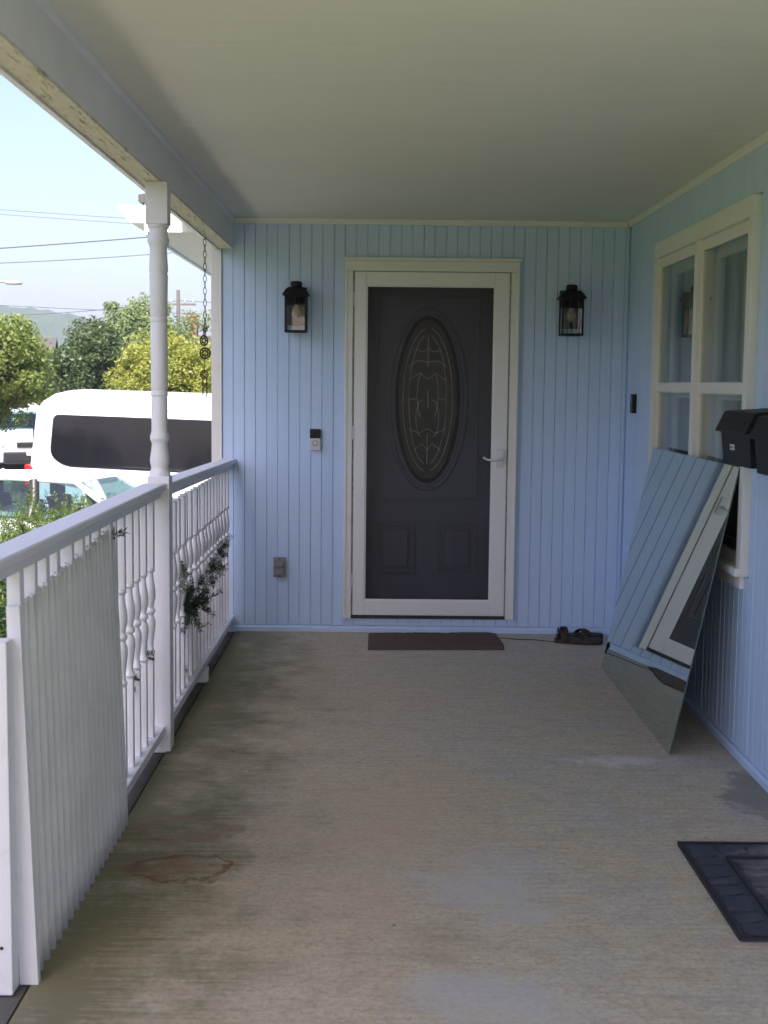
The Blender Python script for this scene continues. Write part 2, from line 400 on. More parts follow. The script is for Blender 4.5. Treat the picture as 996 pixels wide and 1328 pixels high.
# ------------------------------------------------------------------ ground
def ground_z(x, y):
    d = max(0.0, -x - 1.0) if y < 6 else max(0.0, math.hypot(min(x + 1.0, 0), y - 6))
    t = min(1, d / 3.2); t = t * t * (3 - 2 * t)
    return -.36 - .70 * t
def build_ground():
    xs = np.unique(np.concatenate([np.linspace(-900, -30, 18), np.linspace(-30, 12, 64), np.linspace(12, 900, 18)]))
    ys = np.unique(np.concatenate([np.linspace(-400, -20, 10), np.linspace(-20, 40, 72), np.linspace(40, 1500, 26)]))
    V = [(x, y, ground_z(x, y) + (.03 * mnoise.noise((x * .4, y * .4, 0)) if abs(x) < 40 and abs(y) < 60 else 0)) for y in ys for x in xs]
    nx = len(xs); F = [(j * nx + i, j * nx + i + 1, (j + 1) * nx + i + 1, (j + 1) * nx + i) for j in range(len(ys) - 1) for i in range(nx - 1)]
    m = MB(); m.add(V, F); tag(m.build('ground', GROUND, smooth=60), kind='structure')
    # drive where the cars stand
    m = MB(); V = []; ux = np.linspace(-20, 9, 30); uy = np.linspace(6.4, 13.2, 9)
    for yy in uy:
        for xx in ux:
            X = xx; Y = yy - (xx + 4) * .27
            V.append((X, Y, ground_z(X, Y) + .045))
    nx = len(ux); m.add(V, [(j * nx + i, j * nx + i + 1, (j + 1) * nx + i + 1, (j + 1) * nx + i) for j in range(len(uy) - 1) for i in range(nx - 1)])
    tag(m.build('driveway', PALEC, smooth=60), kind='structure')
    m = MB(); V = []; ux = np.linspace(-60, 60, 40); uy = np.linspace(24.5, 32, 8)
    V = [(xx, yy, ground_z(xx, yy) + .05) for yy in uy for xx in ux]
    nx = len(ux); m.add(V, [(j * nx + i, j * nx + i + 1, (j + 1) * nx + i + 1, (j + 1) * nx + i) for j in range(len(uy) - 1) for i in range(nx - 1)])
    tag(m.build('road', ASPH, smooth=60), kind='structure')
    # grass blades on the strips in sight between the cars
    N = 26000; px = rng.uniform(-13, -2.5, N); py = rng.uniform(13.6, 24.3, N)
    pz = np.array([ground_z(a, b) for a, b in zip(px, py)]); h = rng.uniform(.06, .16, N); an = rng.uniform(0, 2 * PI, N); w = .012
    base = np.stack([px, py, pz], 1); d = np.stack([np.cos(an) * w, np.sin(an) * w, np.zeros(N)], 1)
    tip = base + np.stack([rng.normal(0, .04, N), rng.normal(0, .04, N), h], 1)
    o = place('grass', np_mesh('grass', np.stack([base - d, base + d, tip], 1), 3, GRASSM)); tag(o, kind='stuff')
build_ground()

m = MB(); uy = np.linspace(-12, 5.5, 24); V = [(a, b, ground_z(a, b) + .03) for b in uy for a in (-4.3, -3.7, -3.1)]  # unseen pale strip added to bounce sunlight under the porch roof
m.add(V, [(j * 3 + i, j * 3 + i + 1, (j + 1) * 3 + i + 1, (j + 1) * 3 + i) for j in range(23) for i in range(2)]); tag(m.build('bounce_path', PALEC, smooth=60), kind='structure')
# porch slab
pf = MB(); pf.box(-.848, 1.50, YE, .02, -.30, 0, 0); pf = pf.build('porch_floor', CONC); tag(pf, kind='structure')
kb = MB(); kb.box(-1.10, -.857, YE, .02, -.34, -.006); kb = kb.build('porch_kerb', CONCD); tag(kb, kind='structure')
fo = MB(); fo.box(-1.06, 1.50, YE + .05, 0, -.9, -.345); fo = fo.build('porch_footing', CONCD); tag(fo, kind='structure')

# ------------------------------------------------------------------ house
H = 2.44; XR = 1.46
house = tag(empty('house'), 'pale blue house with vertical board siding, white trimmed windows and covered porch', 'house')
PW = .0655
DX0, DX1, DZ0, DZ1 = -.206, .815, .088, 2.220
def plank_mesh(w, z0, z1, name='plank'):
    t = .011; c = .0022
    prof = [(0, 0), (0, -t + c), (c, -t), (w - c, -t), (w - c + c, -t + c), (w, 0)]
    m = MB(); m.prism(prof, z0, z1, 2); return m.mesh(name, SID)
# wall holding the door: backing pieces round the opening, board faces at y = 0
m = MB(); m.box(-.985, -.16, .0115, .16, -.3, 2.6); m.box(.77, 3.2, .0115, .16, -.3, 2.6); m.box(-.16, .77, .0115, .16, 2.15, 2.6); m.box(-.16, .77, .0115, .16, -.3, .10)
wall_a = m.build('wall', SID, house)
full = plank_mesh(PW - .0022, .042, H - .004); over = plank_mesh(PW - .0022, DZ1 + .003, H - .004); under = plank_mesh(PW - .0022, .042, DZ0 - .002)
part_l = None
x = -.925; i = 0
while x < XR - .003:
    w = min(PW, XR - .002 - x); gap = random.uniform(.0006, .0013) if i % 2 else random.uniform(.0018, .0044)
    segs = []
    if x + w <= DX0 + .02 or x >= DX1 - .02: segs = [full]
    else: segs = [over, under]
    for me in segs:
        if w < PW - 1e-4: me = plank_mesh(w - .002, .042, H - .004)
        o = place('plank', me, wall_a, (x + gap * .5, .011 + random.uniform(-.0008, .0008), 0))
        if w >= PW - 1e-4: o.scale.x = (PW - gap) / (PW - .0022)
    x += PW; i += 1
# wall holding the window (boards face -x)
WY0, WY1, WZ0, WZ1 = -2.585, -.785, .745, 2.232
m = MB(); m.box(XR + .0115, XR + .17, YE, WY0 + .05, -.3, 2.6); m.box(XR + .0115, XR + .17, WY1 - .05, .01, -.3, 2.6)
m.box(XR + .0115, XR + .17, WY0 + .05, WY1 - .05, WZ1 - .05, 2.6); m.box(XR + .0115, XR + .17, WY0 + .05, WY1 - .05, -.3, WZ0 + .03)
wall_b = m.build('wall', SID, house)
def plank_side(w, z0, z1):
    t = .011; c = .0022
    prof = [(0, 0), (-t + c, 0), (-t, c), (-t, w - c), (-t + c, w), (0, w)]
    m = MB(); m.prism(prof, z0, z1, 2); return m.mesh('plank', SID)
sf = plank_side(PW - .0022, .042, H - .004); so_ = plank_side(PW - .0022, WZ1 + .003, H - .004); su = plank_side(PW - .0022, .042, WZ0 - .003)
y = -.012 - PW; i = 0
while y > -4.6:
    gap = random.uniform(.0006, .0013) if i % 2 else random.uniform(.0016, .0034)
    segs = [sf] if (y + PW < WY0 + .01 or y > WY1 - .01) else [so_, su]
    for me in segs:
        o = place('plank', me, wall_b, (XR + .011 + random.uniform(-.0007, .0007), y + gap * .5, 0)); o.scale.y = (PW - gap) / (PW - .0022)
    y -= PW; i += 1
m = MB(); m.box(XR + .001, XR + .0115, YE, y + PW, .0, H); m.build('rear_siding', SID, house)
# outer wall of the wing behind the door wall and house mass
m = MB(); m.box(-.985, -.86, .16, 7.5, -1.2, 2.6); m.box(-.985, 8, 7.4, 7.5, -1.2, 2.6); m.box(XR + .17, 8, YE, YE + .1, -1.2, 2.6); m.box(7.9, 8, YE, 7.5, -1.2, 2.6); m.box(1.5, 8, YE, 7.4, -1.2, -.35)
m.build('outer_wall', SID, house)
# corner board, base boards, crown mouldings
m = MB(); m.box(-.988, -.927, -.014, .03, -.28, 2.272, .003); m.build('corner_board', WHITE, house)
m = MB(); m.prism([(0.010, .002), (-.012, .002), (-.012, .028), (-.006, .038), (.010, .040)], -.857, XR, 0); m.build('base_board', SID, house)
m = MB(); m.prism([(XR + .01, .002), (XR - .013, .002), (XR - .013, .028), (XR - .006, .038), (XR + .01, .040)], YE + .1, -.0125, 1); m.build('base_board', SID, house)
m = MB(); m.prism([(.008, H - .032), (-.012, H - .030), (-.022, H - .012), (-.024, H - .001), (.008, H - .001)], -.857, XR - .0245, 0); m.build('crown_moulding', CASING, house)
m = MB(); m.prism([(XR + .008, H - .032), (XR - .012, H - .030), (XR - .022, H - .012), (XR - .024, H - .001), (XR + .008, H - .001)], YE + .1, -.001, 1); m.build('crown_moulding', CASING, house)
# ceiling: backing and sheets with narrow seams
m = MB(); m.box(-.95, 1.6, YE, .15, H + .013, H + .09); ceil = m.build('ceiling', CEIL, house)
ys = [.0, -1.47, -2.69, -3.91, -5.13, -6.35, -7.57, YE]
for a, b in zip(ys[:-1], ys[1:]):
    m = MB(); m.box(-.856, XR + .009, b + .0012, a - .0012, H, H + .0125, .0012); m.build('ceiling_sheet', CEIL, ceil)
# porch beam: face board, outer fascia, mildewed underside
m = MB(); m.box(-.928, -.858, YE, .0105, 2.272, 2.60, .004); beam = m.build('beam', BEAM, house)
m = MB(); m.box(-.942, -.861, YE, -.016, 2.262, 2.2715, .002); m.build('underside_board', BUNDER, beam)
m = MB(); m.box(-.962, -.9425, YE, -.016, 2.255, 2.60, .003); m.build('fascia', WHITE, beam)
# strip of moulding under the ceiling on the beam
m = MB(); m.prism([(-.8585, H - .022), (-.846, H - .012), (-.842, H - .001), (-.8585, H - .001)], YE, -.025, 1); m.build('moulding_strip', BEAM, beam)
# roof: low slope over the porch and over the house
m = MB()
m.add([(-1.16, YE - .25, 2.50), (-1.16, 0.2, 2.50), (3.6, .2, 3.55), (3.6, YE - .25, 3.55), (8.6, YE - .25, 2.45), (8.6, .2, 2.45)], [(0, 1, 2, 3), (3, 2, 5, 4)])
m.add([(-1.16, YE - .25, 2.46), (-1.16, 0.2, 2.46), (3.6, .2, 3.51), (3.6, YE - .25, 3.51), (8.6, YE - .25, 2.41), (8.6, .2, 2.41)], [(0, 3, 2, 1), (3, 4, 5, 2)])
m.add([(-1.16, YE - .25, 2.46), (-1.16, .2, 2.46), (-1.16, .2, 2.50), (-1.16, YE - .25, 2.50)], [(0, 1, 2, 3)])
roof = m.build('roof', ROOFM, house)
m = MB(); m.prism([(-.9, 2.60), (8, 2.60), (3.6, 3.48)], YE + .05, YE + .1, 1); m.build('gable_board', WHITE, roof)
# wing eave past the corner
m = MB()
m.add([(-1.40, -.02, 2.56), (-1.40, 7.7, 2.56), (3.6, 7.7, 3.75), (3.6, -.02, 3.75), (8.6, -.02, 2.5), (8.6, 7.7, 2.5)], [(0, 1, 2, 3), (3, 2, 5, 4)])
m.add([(-1.40, -.02, 2.52), (-1.40, 7.7, 2.52), (3.6, 7.7, 3.71), (3.6, -.02, 3.71), (8.6, -.02, 2.46), (8.6, 7.7, 2.46)], [(0, 3, 2, 1), (3, 4, 5, 2)])
m.prism([(-1.405, 2.522), (-1.395, 2.515), (-1.2, 2.56), (-1.2, 2.60), (-1.405, 2.563)], -.03, -.018, 1)
m.build('roof', ROOFM, house)
m = MB(); m.box(-1.36, -.989, -.012, 7.6, 2.350, 2.358); m.build('soffit', white_mat('cream_soffit_paint', (.74, .70, .60), .4, .6), house)
m = MB(); m.box(-1.375, -1.355, -.016, 7.65, 2.335, 2.53, .002); m.box(-1.354, -.962, -.016, .004, 2.352, 2.56, .002); m.build('fascia', WHITE, house)
# gutter: ogee trough with a closed end
gp = [(-1.377, 2.50), (-1.377, 2.405), (-1.455, 2.405), (-1.475, 2.425), (-1.488, 2.452), (-1.515, 2.478), (-1.525, 2.50), (-1.525, 2.51), (-1.515, 2.51), (-1.508, 2.490), (-1.480, 2.460), (-1.465, 2.435), (-1.450, 2.412), (-1.383, 2.412), (-1.383, 2.50)]
m = MB(); m.prism(gp, -.02, 7.65, 1); gut = m.build('gutter', WHITE, house)
m = MB(); m.prism([(-1.377, 2.50), (-1.377, 2.403), (-1.457, 2.403), (-1.478, 2.425), (-1.491, 2.452), (-1.518, 2.478), (-1.528, 2.513), (-1.50, 2.506), (-1.44, 2.502)], -.024, -.0205, 1); m.build('end_cap', WHITE, gut)

# ---- door casing
m = MB()
for a, b in ((DX0, -.158), (.767, DX1)):
    m.box(a, b, -.024, .009, DZ0, 2.142, .004)
cas = m.build('door_casing', CASING, house)
m = MB(); m.box(-.206, -.190, -.031, -.0245, DZ0, 2.15, .002); m.box(.799, .815, -.031, -.0245, DZ0, 2.15, .002); m.build('casing_bead', CASING, cas)
m = MB(); m.box(DX0 - .002, DX1 + .002, -.026, .009, 2.1425, DZ1 - .018, .004); m.box(DX0 - .010, DX1 + .010, -.040, .009, DZ1 - .0178, DZ1, .004); m.build('head_casing', CASING, cas)
m = MB(); m.box(-.158, -.1495, -.006, .15, .105, 2.14); m.box(.7595, .767, -.006, .15, .105, 2.14); m.box(-.149, .759, -.006, .15, 2.1405, 2.149); m.build('jamb', simple('worn_jamb_paint', (.40, .38, .33), .7, .4, 30), cas)
m = MB(); m.box(-.158, .767, -.008, .155, .086, .1035, .002); m.build('threshold', simple('dark_threshold', (.03, .028, .027), .6, .3, 20), cas)

# ---- storm door (frame ring, screen, lock, lever, hinges)
SX0, SX1, SZ0, SZ1 = -.148, .758, .1085, 2.1385
GX0, GX1, GZ0, GZ1 = -.079, .673, .198, 2.060
m = MB()
m.box(SX0, GX0, -.020, .012, SZ0, SZ1, .004); m.box(GX1, SX1, -.020, .012, SZ0, SZ1, .004)
m.box(GX0 + .0003, GX1 - .0003, -.0195, .0115, SZ0, GZ0, .004); m.box(GX0 + .0003, GX1 - .0003, -.0195, .0115, GZ1, SZ1, .004)
storm = m.build('storm_door', white_mat('storm_door_enamel', (.76, .76, .745), .10, .35), house)
tag(storm, 'white framed storm door with full height dark screen')
m = MB(); m.box(GX0 - .004, GX1 + .004, -.005, -.0035, GZ0 - .004, GZ1 + .004); m.build('screen', SCREEN, storm)
m = MB(); m.box(GX0, GX0 + .008, -.013, -.0055, GZ0, GZ1); m.box(GX1 - .008, GX1, -.013, -.0055, GZ0, GZ1); m.box(GX0 + .008, GX1 - .008, -.013, -.0055, GZ0, GZ0 + .008); m.box(GX0 + .008, GX1 - .008, -.013, -.0055, GZ1 - .008, GZ1); m.build('screen_bead', PLASTW, storm)
m = MB(); m.box(.695, .742, -.034, -.0205, 1.005, 1.112, .006); lk = m.build('lock_plate', PLASTW, storm)
m = MB(); m.tube([(.716, -.032, 1.053), (.716, -.060, 1.053), (.700, -.066, 1.052), (.670, -.066, 1.046), (.640, -.064, 1.050), (.622, -.060, 1.060), (.618, -.058, 1.064)], [.009, .008, .0075, .007, .0065, .007, .007], 10); m.build('lever', PLASTW, storm, 50)
for hz in (1.98, 1.2, .32):
    m = MB(); m.lathe([(.005, hz - .04), (.005, hz + .04)], (SX0 - .003, -.022), 8); m.build('hinge', PLASTW, storm)

# ---- entry door with oval light
EY = .105
def sx(x): return x * (7.65 + EY) / 7.65
def sz(z): return 1.4917 + (z - 1.4917) * (7.65 + EY) / 7.65
m = MB(); m.box(-.1485, .7585, EY, EY + .045, .1045, 2.1395); ed = m.build('entry_door', DOOR, house); tag(ed, 'slate grey entry door with leaded oval glass')
ocx, ocz, oa, ob = sx(.2865), sz(1.395), .190, .492
def ell(a, b, n=48, y=0, dx=0, dz=0): return [(ocx + dx + a * math.cos(2 * PI * k / n), y, ocz + dz + b * math.sin(2 * PI * k / n)) for k in range(n)]
def ering(a, b, prof):
    n = 64; rings = []
    for da, yy in prof: rings.append([(p[0], yy, p[2]) for p in ell(a + da, b + da, n)])
    m = MB(); m.loft(rings, False); return m
prof = [(.058, EY), (.052, EY - .010), (.040, EY - .013), (.034, EY - .008), (.026, EY - .006), (.020, EY - .016), (.006, EY - .018), (-.004, EY - .012), (-.008, EY + .002)]
ofr = ering(oa, ob, prof).build('oval_moulding', DOOR, ed, 40)
ering(oa, ob, [(.006, EY - .0185), (.002, EY - .0200), (-.014, EY - .0195), (-.018, EY - .012), (-.018, EY)]).build('oval_rim', BLACKP, ed, 40)
m = MB(); m.loft([ell(oa, ob, 64, EY - .004), ell(oa, ob, 64, EY - .001)]); og = m.build('oval_glass', OGLASS, ed)
yc = EY - .006
def came(pts, r=.0018): MB().tube([(ocx + a, yc, ocz + b) for a, b in pts], r, 6).build('came', CAME, ed, 60)
def arc(cx, cz, a, b, t0, t1, n=14): return [(cx + a * math.cos(R(t0 + (t1 - t0) * k / n)), cz + b * math.sin(R(t0 + (t1 - t0) * k / n))) for k in range(n + 1)]
for q in ((1.0, .0), (0, 0)): pass
came(arc(0, 0, .148, .425, -82, 82, 30)); came(arc(0, 0, .148, .425, 98, 262, 30)); came(arc(0, 0, .112, .385, -80, 80, 30)); came(arc(0, 0, .112, .385, 100, 260, 30))
came([(0, .385), (0, .20)]); came([(0, -.20), (0, -.385)]); came([(0, .06), (.004, -.05)])
for s in (-1, 1):
    came(arc(s * .035, .03, .028, .13, 90 if s < 0 else 90, 270 if s < 0 else -90)); came(arc(s * .032, -.11, .036, .11, 100, -80) if s > 0 else arc(s * .032, -.11, .036, .11, 80, 260))
    came([(s * .112, .20), (s * .06, .235), (0, .225)]); came([(s * .112, .12), (s * .05, .16), (0, .125)]); came([(s * .112, -.17), (s * .05, -.20), (0, -.17)])
    came([(s * .112, 0), (s * .065, .01)]); came([(s * .08, -.30), (s * .03, -.26), (0, -.30)]); came([(s * .08, .30), (s * .03, .285), (0, .31)])
def moulding(x0, x1, z0, z1, w=.020, name='panel_moulding'):
    m = MB()
    for a, b, c, d in ((x0, x0 + w, z0, z1), (x1 - w, x1, z0, z1), (x0 + w, x1 - w, z0, z0 + w), (x0 + w, x1 - w, z1 - w, z1)):
        m.box(a, b, EY - .013, EY - .0002, c, d, .005)
    return m.build(name, DOOR, ed)
moulding(sx(-.015), sx(.590), sz(.80), sz(2.0), .014)
for a, b in ((-.015, .225), (.352, .592)):
    moulding(sx(a), sx(b), sz(.36), sz(.668))
    m = MB(); m.box(sx(a) + .045, sx(b) - .045, EY - .014, EY - .0002, sz(.36) + .045, sz(.668) - .045, .012); m.build('raised_panel', DOOR, ed)

# ---- window in the side wall
win = empty('window', parent=house); tag(win, 'paired double hung window with cream casing')
XF = XR - .012       # face of the casing
def wbox(name, mat, y0, y1, z0, z1, x0, x1, ch=.003): 
    m = MB(); m.box(x0, x1, y0, y1, z0, z1, ch); return m.build(name, mat, win)
YM = -1.69
wbox('head_casing', CASING, WY0, WY1, 2.152, WZ1, XF - .012, XR + .02)
wbox('side_casing', CASING, WY1 - .060, WY1, WZ0, 2.1515, XF - .011, XR + .02)
wbox('side_casing', CASING, WY0, WY0 + .062, WZ0, 2.1515, XF - .011, XR + .02)
wbox('centre_mullion', CASING, YM - .034, YM + .034, WZ0 + .0305, 2.1515, XF - .009, XR + .1)
wbox('sill', CASING, WY0 - .015, WY1 + .015, WZ0 - .002, WZ0 + .030, XF - .035, XR + .1, .005)
wbox('apron', CASING, WY0 + .01, WY1 - .01, WZ0 - .055, WZ0 - .0025, XF - .006, XR, .003)
ZM = 1.483
for (a, b) in ((YM + .034, WY1 - .060), (WY0 + .062, YM - .034)):
    x0, x1 = XF + .010, XF + .030
    def frame(z0, z1, xa, xb, fw, zb, zt, mat=SASH):
        m = MB(); m.box(xa, xb, a + .001, a + fw, z0, z1, .002); m.box(xa, xb, b - fw, b - .001, z0, z1, .002)
        m.box(xa + .0005, xb - .0005, a + fw, b - fw, z0, z0 + zb, .002); m.box(xa + .0005, xb - .0005, a + fw, b - fw, z1 - zt, z1, .002); return m.build('sash', mat, win)
    frame(ZM - .02, 2.151, x0, x1, .020, .046, .050); frame(WZ0 + .031, ZM - .021, x0 + .006, x1 + .008, .018, .045, .004)
    m = MB(); m.box(x0 + .010, x0 + .0125, a + .02, b - .02, ZM, 2.13); m.build('pane', GLASS, win)
    m = MB(); m.box(x0 + .018, x0 + .0205, a + .018, b - .018, WZ0 + .04, ZM - .021); m.build('pane', GLASS, win)
    # prime window behind the storm sash
    frame(ZM - .01, 2.130, x0 + .060, x0 + .085, .060, .04, .065); frame(WZ0 + .031, ZM - .011, x0 + .088, x0 + .112, .060, .06, .04)
    m = MB(); m.box(x0 + .070, x0 + .073, a + .06, b - .05, ZM + .03, 2.07); m.build('pane', GLASS, win)
    m = MB(); m.box(x0 + .098, x0 + .101, a + .06, b - .05, WZ0 + .09, ZM - .05); m.build('pane', GLASS, win)
    m = MB(); n = 60; pts = [(XR + .140 + .014 * math.sin(k * 1.15) + .006 * math.sin(k * .37), a - .02 + (b - a + .04) * k / n) for k in range(n + 1)]
    m.add([(p[0], p[1], z) for z in (WZ0 + .02, 2.2) for p in pts], [(k, k + 1, n + 2 + k, n + 1 + k) for k in range(n)]); m.build('curtain', CURT, win, 60)
m = MB(); m.box(XR + .30, XR + .32, WY0 - .3, WY1 + .3, .4, 2.5); m.box(XR + .17, XR + .30, WY0 - .3, WY0 - .28, .4, 2.5); m.box(XR + .17, XR + .30, WY1 + .28, WY1 + .3, .4, 2.5); m.box(XR + .17, XR + .30, WY0 - .28, WY1 + .28, .4, .42); m.box(XR + .17, XR + .30, WY0 - .28, WY1 + .28, 2.48, 2.5); m.build('light_block_shell', DARKIN, win)  # near-black shell added behind the curtains to stop light leaking in

# ------------------------------------------------------------------ porch columns
def zc(p): return 2.099 - (p - 292) * .00303
colprof_px = [(292, .0425), (295, .0425), (297, .0365), (302, .0355), (307, .0385), (310, .0425), (314, .0425), (317, .037), (322, .0335), (330, .0340), (345, .0368), (351, .0372), (353, .0345), (355, .0345), (357, .0372), (362, .036), (408, .0335), (410, .0312), (412, .0335), (415, .0345), (417, .0312), (420, .0335), (470, .0330), (503, .0330), (505, .0305), (508, .0330), (511, .0340), (513, .0305), (516, .0325), (558, .0318), (562, .0350), (565, .0378), (569, .0378), (572, .0335), (575, .0312), (584, .0340), (594, .0385), (600, .0385), (605, .0345), (608, .0345), (611, .0395), (614, .0415), (617, .0415)]
cp = [(r, zc(p)) for p, r in colprof_px][::-1]
ZB = cp[0][1]
def column(y, label):
    c = empty('porch_column', (-.8725, y, -.006)); tag(c, label, 'column', 'turned porch columns')
    m = MB(); m.lathe([(r, z + .006) for r, z in cp], (0, 0), 28); m.build('turned_shaft', RAILW, c, 35)
    m = MB(); m.box(-.043, .043, -.043, .043, 2.1055, 2.267, .003); m.build('top_block', RAILW, c)
    m = MB(); m.box(-.043, .043, -.043, .043, 0, ZB + .006, .003); m.build('bottom_block', RAILW, c)
    return c
column(-2.50, 'white turned porch column between two railing sections, under the beam')
column(-5.02, 'white turned porch column past the corrugated panel')

# ------------------------------------------------------------------ railings
def baluster_mesh(zb, zt):
    m = MB(); q = .0165
    m.box(-q, q, -q, q, .772, zt, .002)
    m.box(-.0145, .0145, -.0145, .0145, zb, .428, .002)
    pr = [(.0135, .426), (.0165, .432), (.0205, .440), (.0165, .449), (.0125, .455), (.0130, .475), (.0175, .510), (.0215, .545), (.0205, .568), (.0145, .584), (.0135, .590), (.0200, .596), (.0215, .603), (.0190, .611), (.0125, .617), (.0165, .632), (.0220, .660), (.0205, .690), (.0150, .725), (.0128, .748), (.0130, .753), (.0185, .758), (.0200, .765), (.0165, .771), (.0150, .776)]
    m.lathe(pr, (0, 0), 12); return m.mesh('baluster', RAILW, 40)
def railing(y0, y1, bal_y, zt0, zt1, label, blocks, yb0=None):
    r = empty('porch_railing', (-.885, (y0 + y1) / 2, 0)); tag(r, label, 'railing', 'white porch railings')
    yc_ = (y0 + y1) / 2
    def zt(y): return zt0 + (zt1 - zt0) * (y - y0) / (y1 - y0)
    prof = [(-.042, -.024), (.042, -.024), (.045, -.021), (.045, -.004), (.041, 0), (-.041, 0), (-.045, -.004), (-.045, -.021)]
    m = MB(); m.loft([[(px, y - yc_, zt(y) + pz) for px, pz in prof] for y in (y0, y1)]); m.build('top_rail', RAILW, r)
    m = MB(); m.loft([[(px, y - yc_, zt(y) + pz) for px, pz in ((-.022, -.058), (.022, -.058), (.022, -.0245), (-.022, -.0245))] for y in (y0, y1)]); m.build('fillet_rail', RAILW, r)
    m = MB(); m.box(-.034, .034, (yb0 or y0) - yc_, y1 - yc_, .070, .104, .004); m.build('bottom_rail', RAILW, r)
    me = baluster_mesh(.1045, min(zt0, zt1) - .0585)
    for by in bal_y:
        o = place('baluster', me, r, (random.uniform(-.0015, .0015), by - yc_, 0)); o.rotation_euler = (0, random.uniform(-.006, .006), random.uniform(-.05, .05))
    for by in blocks:
        m = MB(); m.box(-.022, .045, by - yc_ - .022, by - yc_ + .022, -.005, .0695, .003); m.build('support_block', RAILW, r)
    return r
railing(-2.456, -.0145, [-.19 - .131 * k for k in range(17)], 1.082, 1.038, 'white baluster railing running from the door wall, with yew twigs poking through', [-1.30])
railing(-4.976, -2.544, [-2.70 - .131 * k for k in range(15)], 1.090, 1.088, 'white turned baluster railing behind the corrugated panel', [-3.75], -4.565)

# ------------------------------------------------------------------ corrugated panel on a wooden frame leaning on the railing
gp_ = empty('corrugated_panel', (-.842, -3.95, 0)); tag(gp_, 'white corrugated plastic panel on a wooden frame, leaning inside the railing', 'panel')
ny = 420; nz = 10; V = []; L0, L1 = -.620, .520
for j in range(nz + 1):
    tz = j / nz
    for k in range(ny + 1):
        yy = L0 + (L1 - L0) * k / ny; ztop = .945 + (1.012 - .945) * (k / ny) + .003 * math.sin(k * 1.7)
        z = .004 + tz * (ztop - .004)
        V.append((-.004 - .030 * tz + .0125 * math.sin(2 * PI * yy / .0635) + .004 * math.sin(3 * yy + 2 * tz), yy, z))
m = MB(); m.add(V, [(j * (ny + 1) + k, j * (ny + 1) + k + 1, (j + 1) * (ny + 1) + k + 1, (j + 1) * (ny + 1) + k) for j in range(nz) for k in range(ny)])
corr = simple('grey_white_corrugated_plastic', (.60, .61, .60), .45, .08, 5)
sh = m.build('corrugated_sheet', corr, gp_, 80)
sm = sh.modifiers.new('thickness', 'SOLIDIFY'); sm.thickness = .0022
WOODW = white_mat('white_painted_wood', (.72, .73, .76), .45, .55, 14)
m = MB(); m.box(-.105, -.0345, L0 - .070, L0 - .0125, .0, .872, .004); fp_ = m.build('frame_post', WOODW, gp_)
for zz in (.12, .30, .52, .70, .81):
    m = MB(); m.lathe([(.0045, 0), (.0045, .0015), (.001, .002)], (0, 0), 10); o = m.build('screw', STEEL, fp_, loc=(-.068 + random.uniform(-.012, .012), L0 - .0702, zz)); o.rotation_euler = (PI / 2, 0, 0)
m = MB(); m.add([( -.0335, L0 - .012, .0), (-.004 + .016, L0 - .012, .0), (-.004 + .016 - .030, L0 - .012, .948), (-.050, L0 - .012, .948),
                 (-.0335, L0 + .012, .0), (-.004 + .016, L0 + .012, .0), (-.004 + .016 - .030, L0 + .012, .948), (-.050, L0 + .012, .948)],
                [(0, 1, 2, 3), (4, 7, 6, 5), (0, 4, 5, 1), (1, 5, 6, 2), (2, 6, 7, 3), (3, 7, 4, 0)]); m.build('edge_channel', WOODW, gp_)
m = MB(); m.box(-.028 - .012, -.0185, L0 + .014, L1 - .01, .10, .14, .002); m.build('frame_rail', WOODW, gp_)

# ------------------------------------------------------------------ leaning mirror
MX0, MX1, MZ = 1.192, 1.4335, 1.172; MY0, MY1 = -2.535, -.920
mir = empty('leaning_mirror', (MX0, (MY0 + MY1) / 2, 0)); tag(mir, 'large frameless rectangular mirror leaning against the window casing', 'mirror')
tilt = math.atan2(MX1 - MX0, MZ); L = math.hypot(MX1 - MX0, MZ); hy = (MY1 - MY0) / 2
def mir_slab(name, mat, d0, d1, inset=0):
    # slab in the leaned plane; d = offset behind the face along its inward normal
    nx_, nz_ = math.cos(tilt), -math.sin(tilt); tx, tz = math.sin(tilt), math.cos(tilt); off = .0065 * math.sin(tilt) + .001
    vs = []
    for d in (d0, d1):
        for (u, w) in ((inset, -hy + inset), (inset, hy - inset), (L - inset, hy - inset), (L - inset, -hy + inset)):
            vs.append((tx * u + nx_ * d, w, tz * u + nz_ * d + off))
    m = MB(); m.add(vs, [(0, 1, 2, 3), (4, 7, 6, 5), (0, 4, 5, 1), (1, 5, 6, 2), (2, 6, 7, 3), (3, 7, 4, 0)]); return m.build(name, mat, mir)
mir_slab('glass_edge', GEDGE, .0006, .0042); mir_slab('mirror_face', MIRROR, .0, .0005, .0012); mir_slab('backing', MBACK, .0043, .0060, .002)

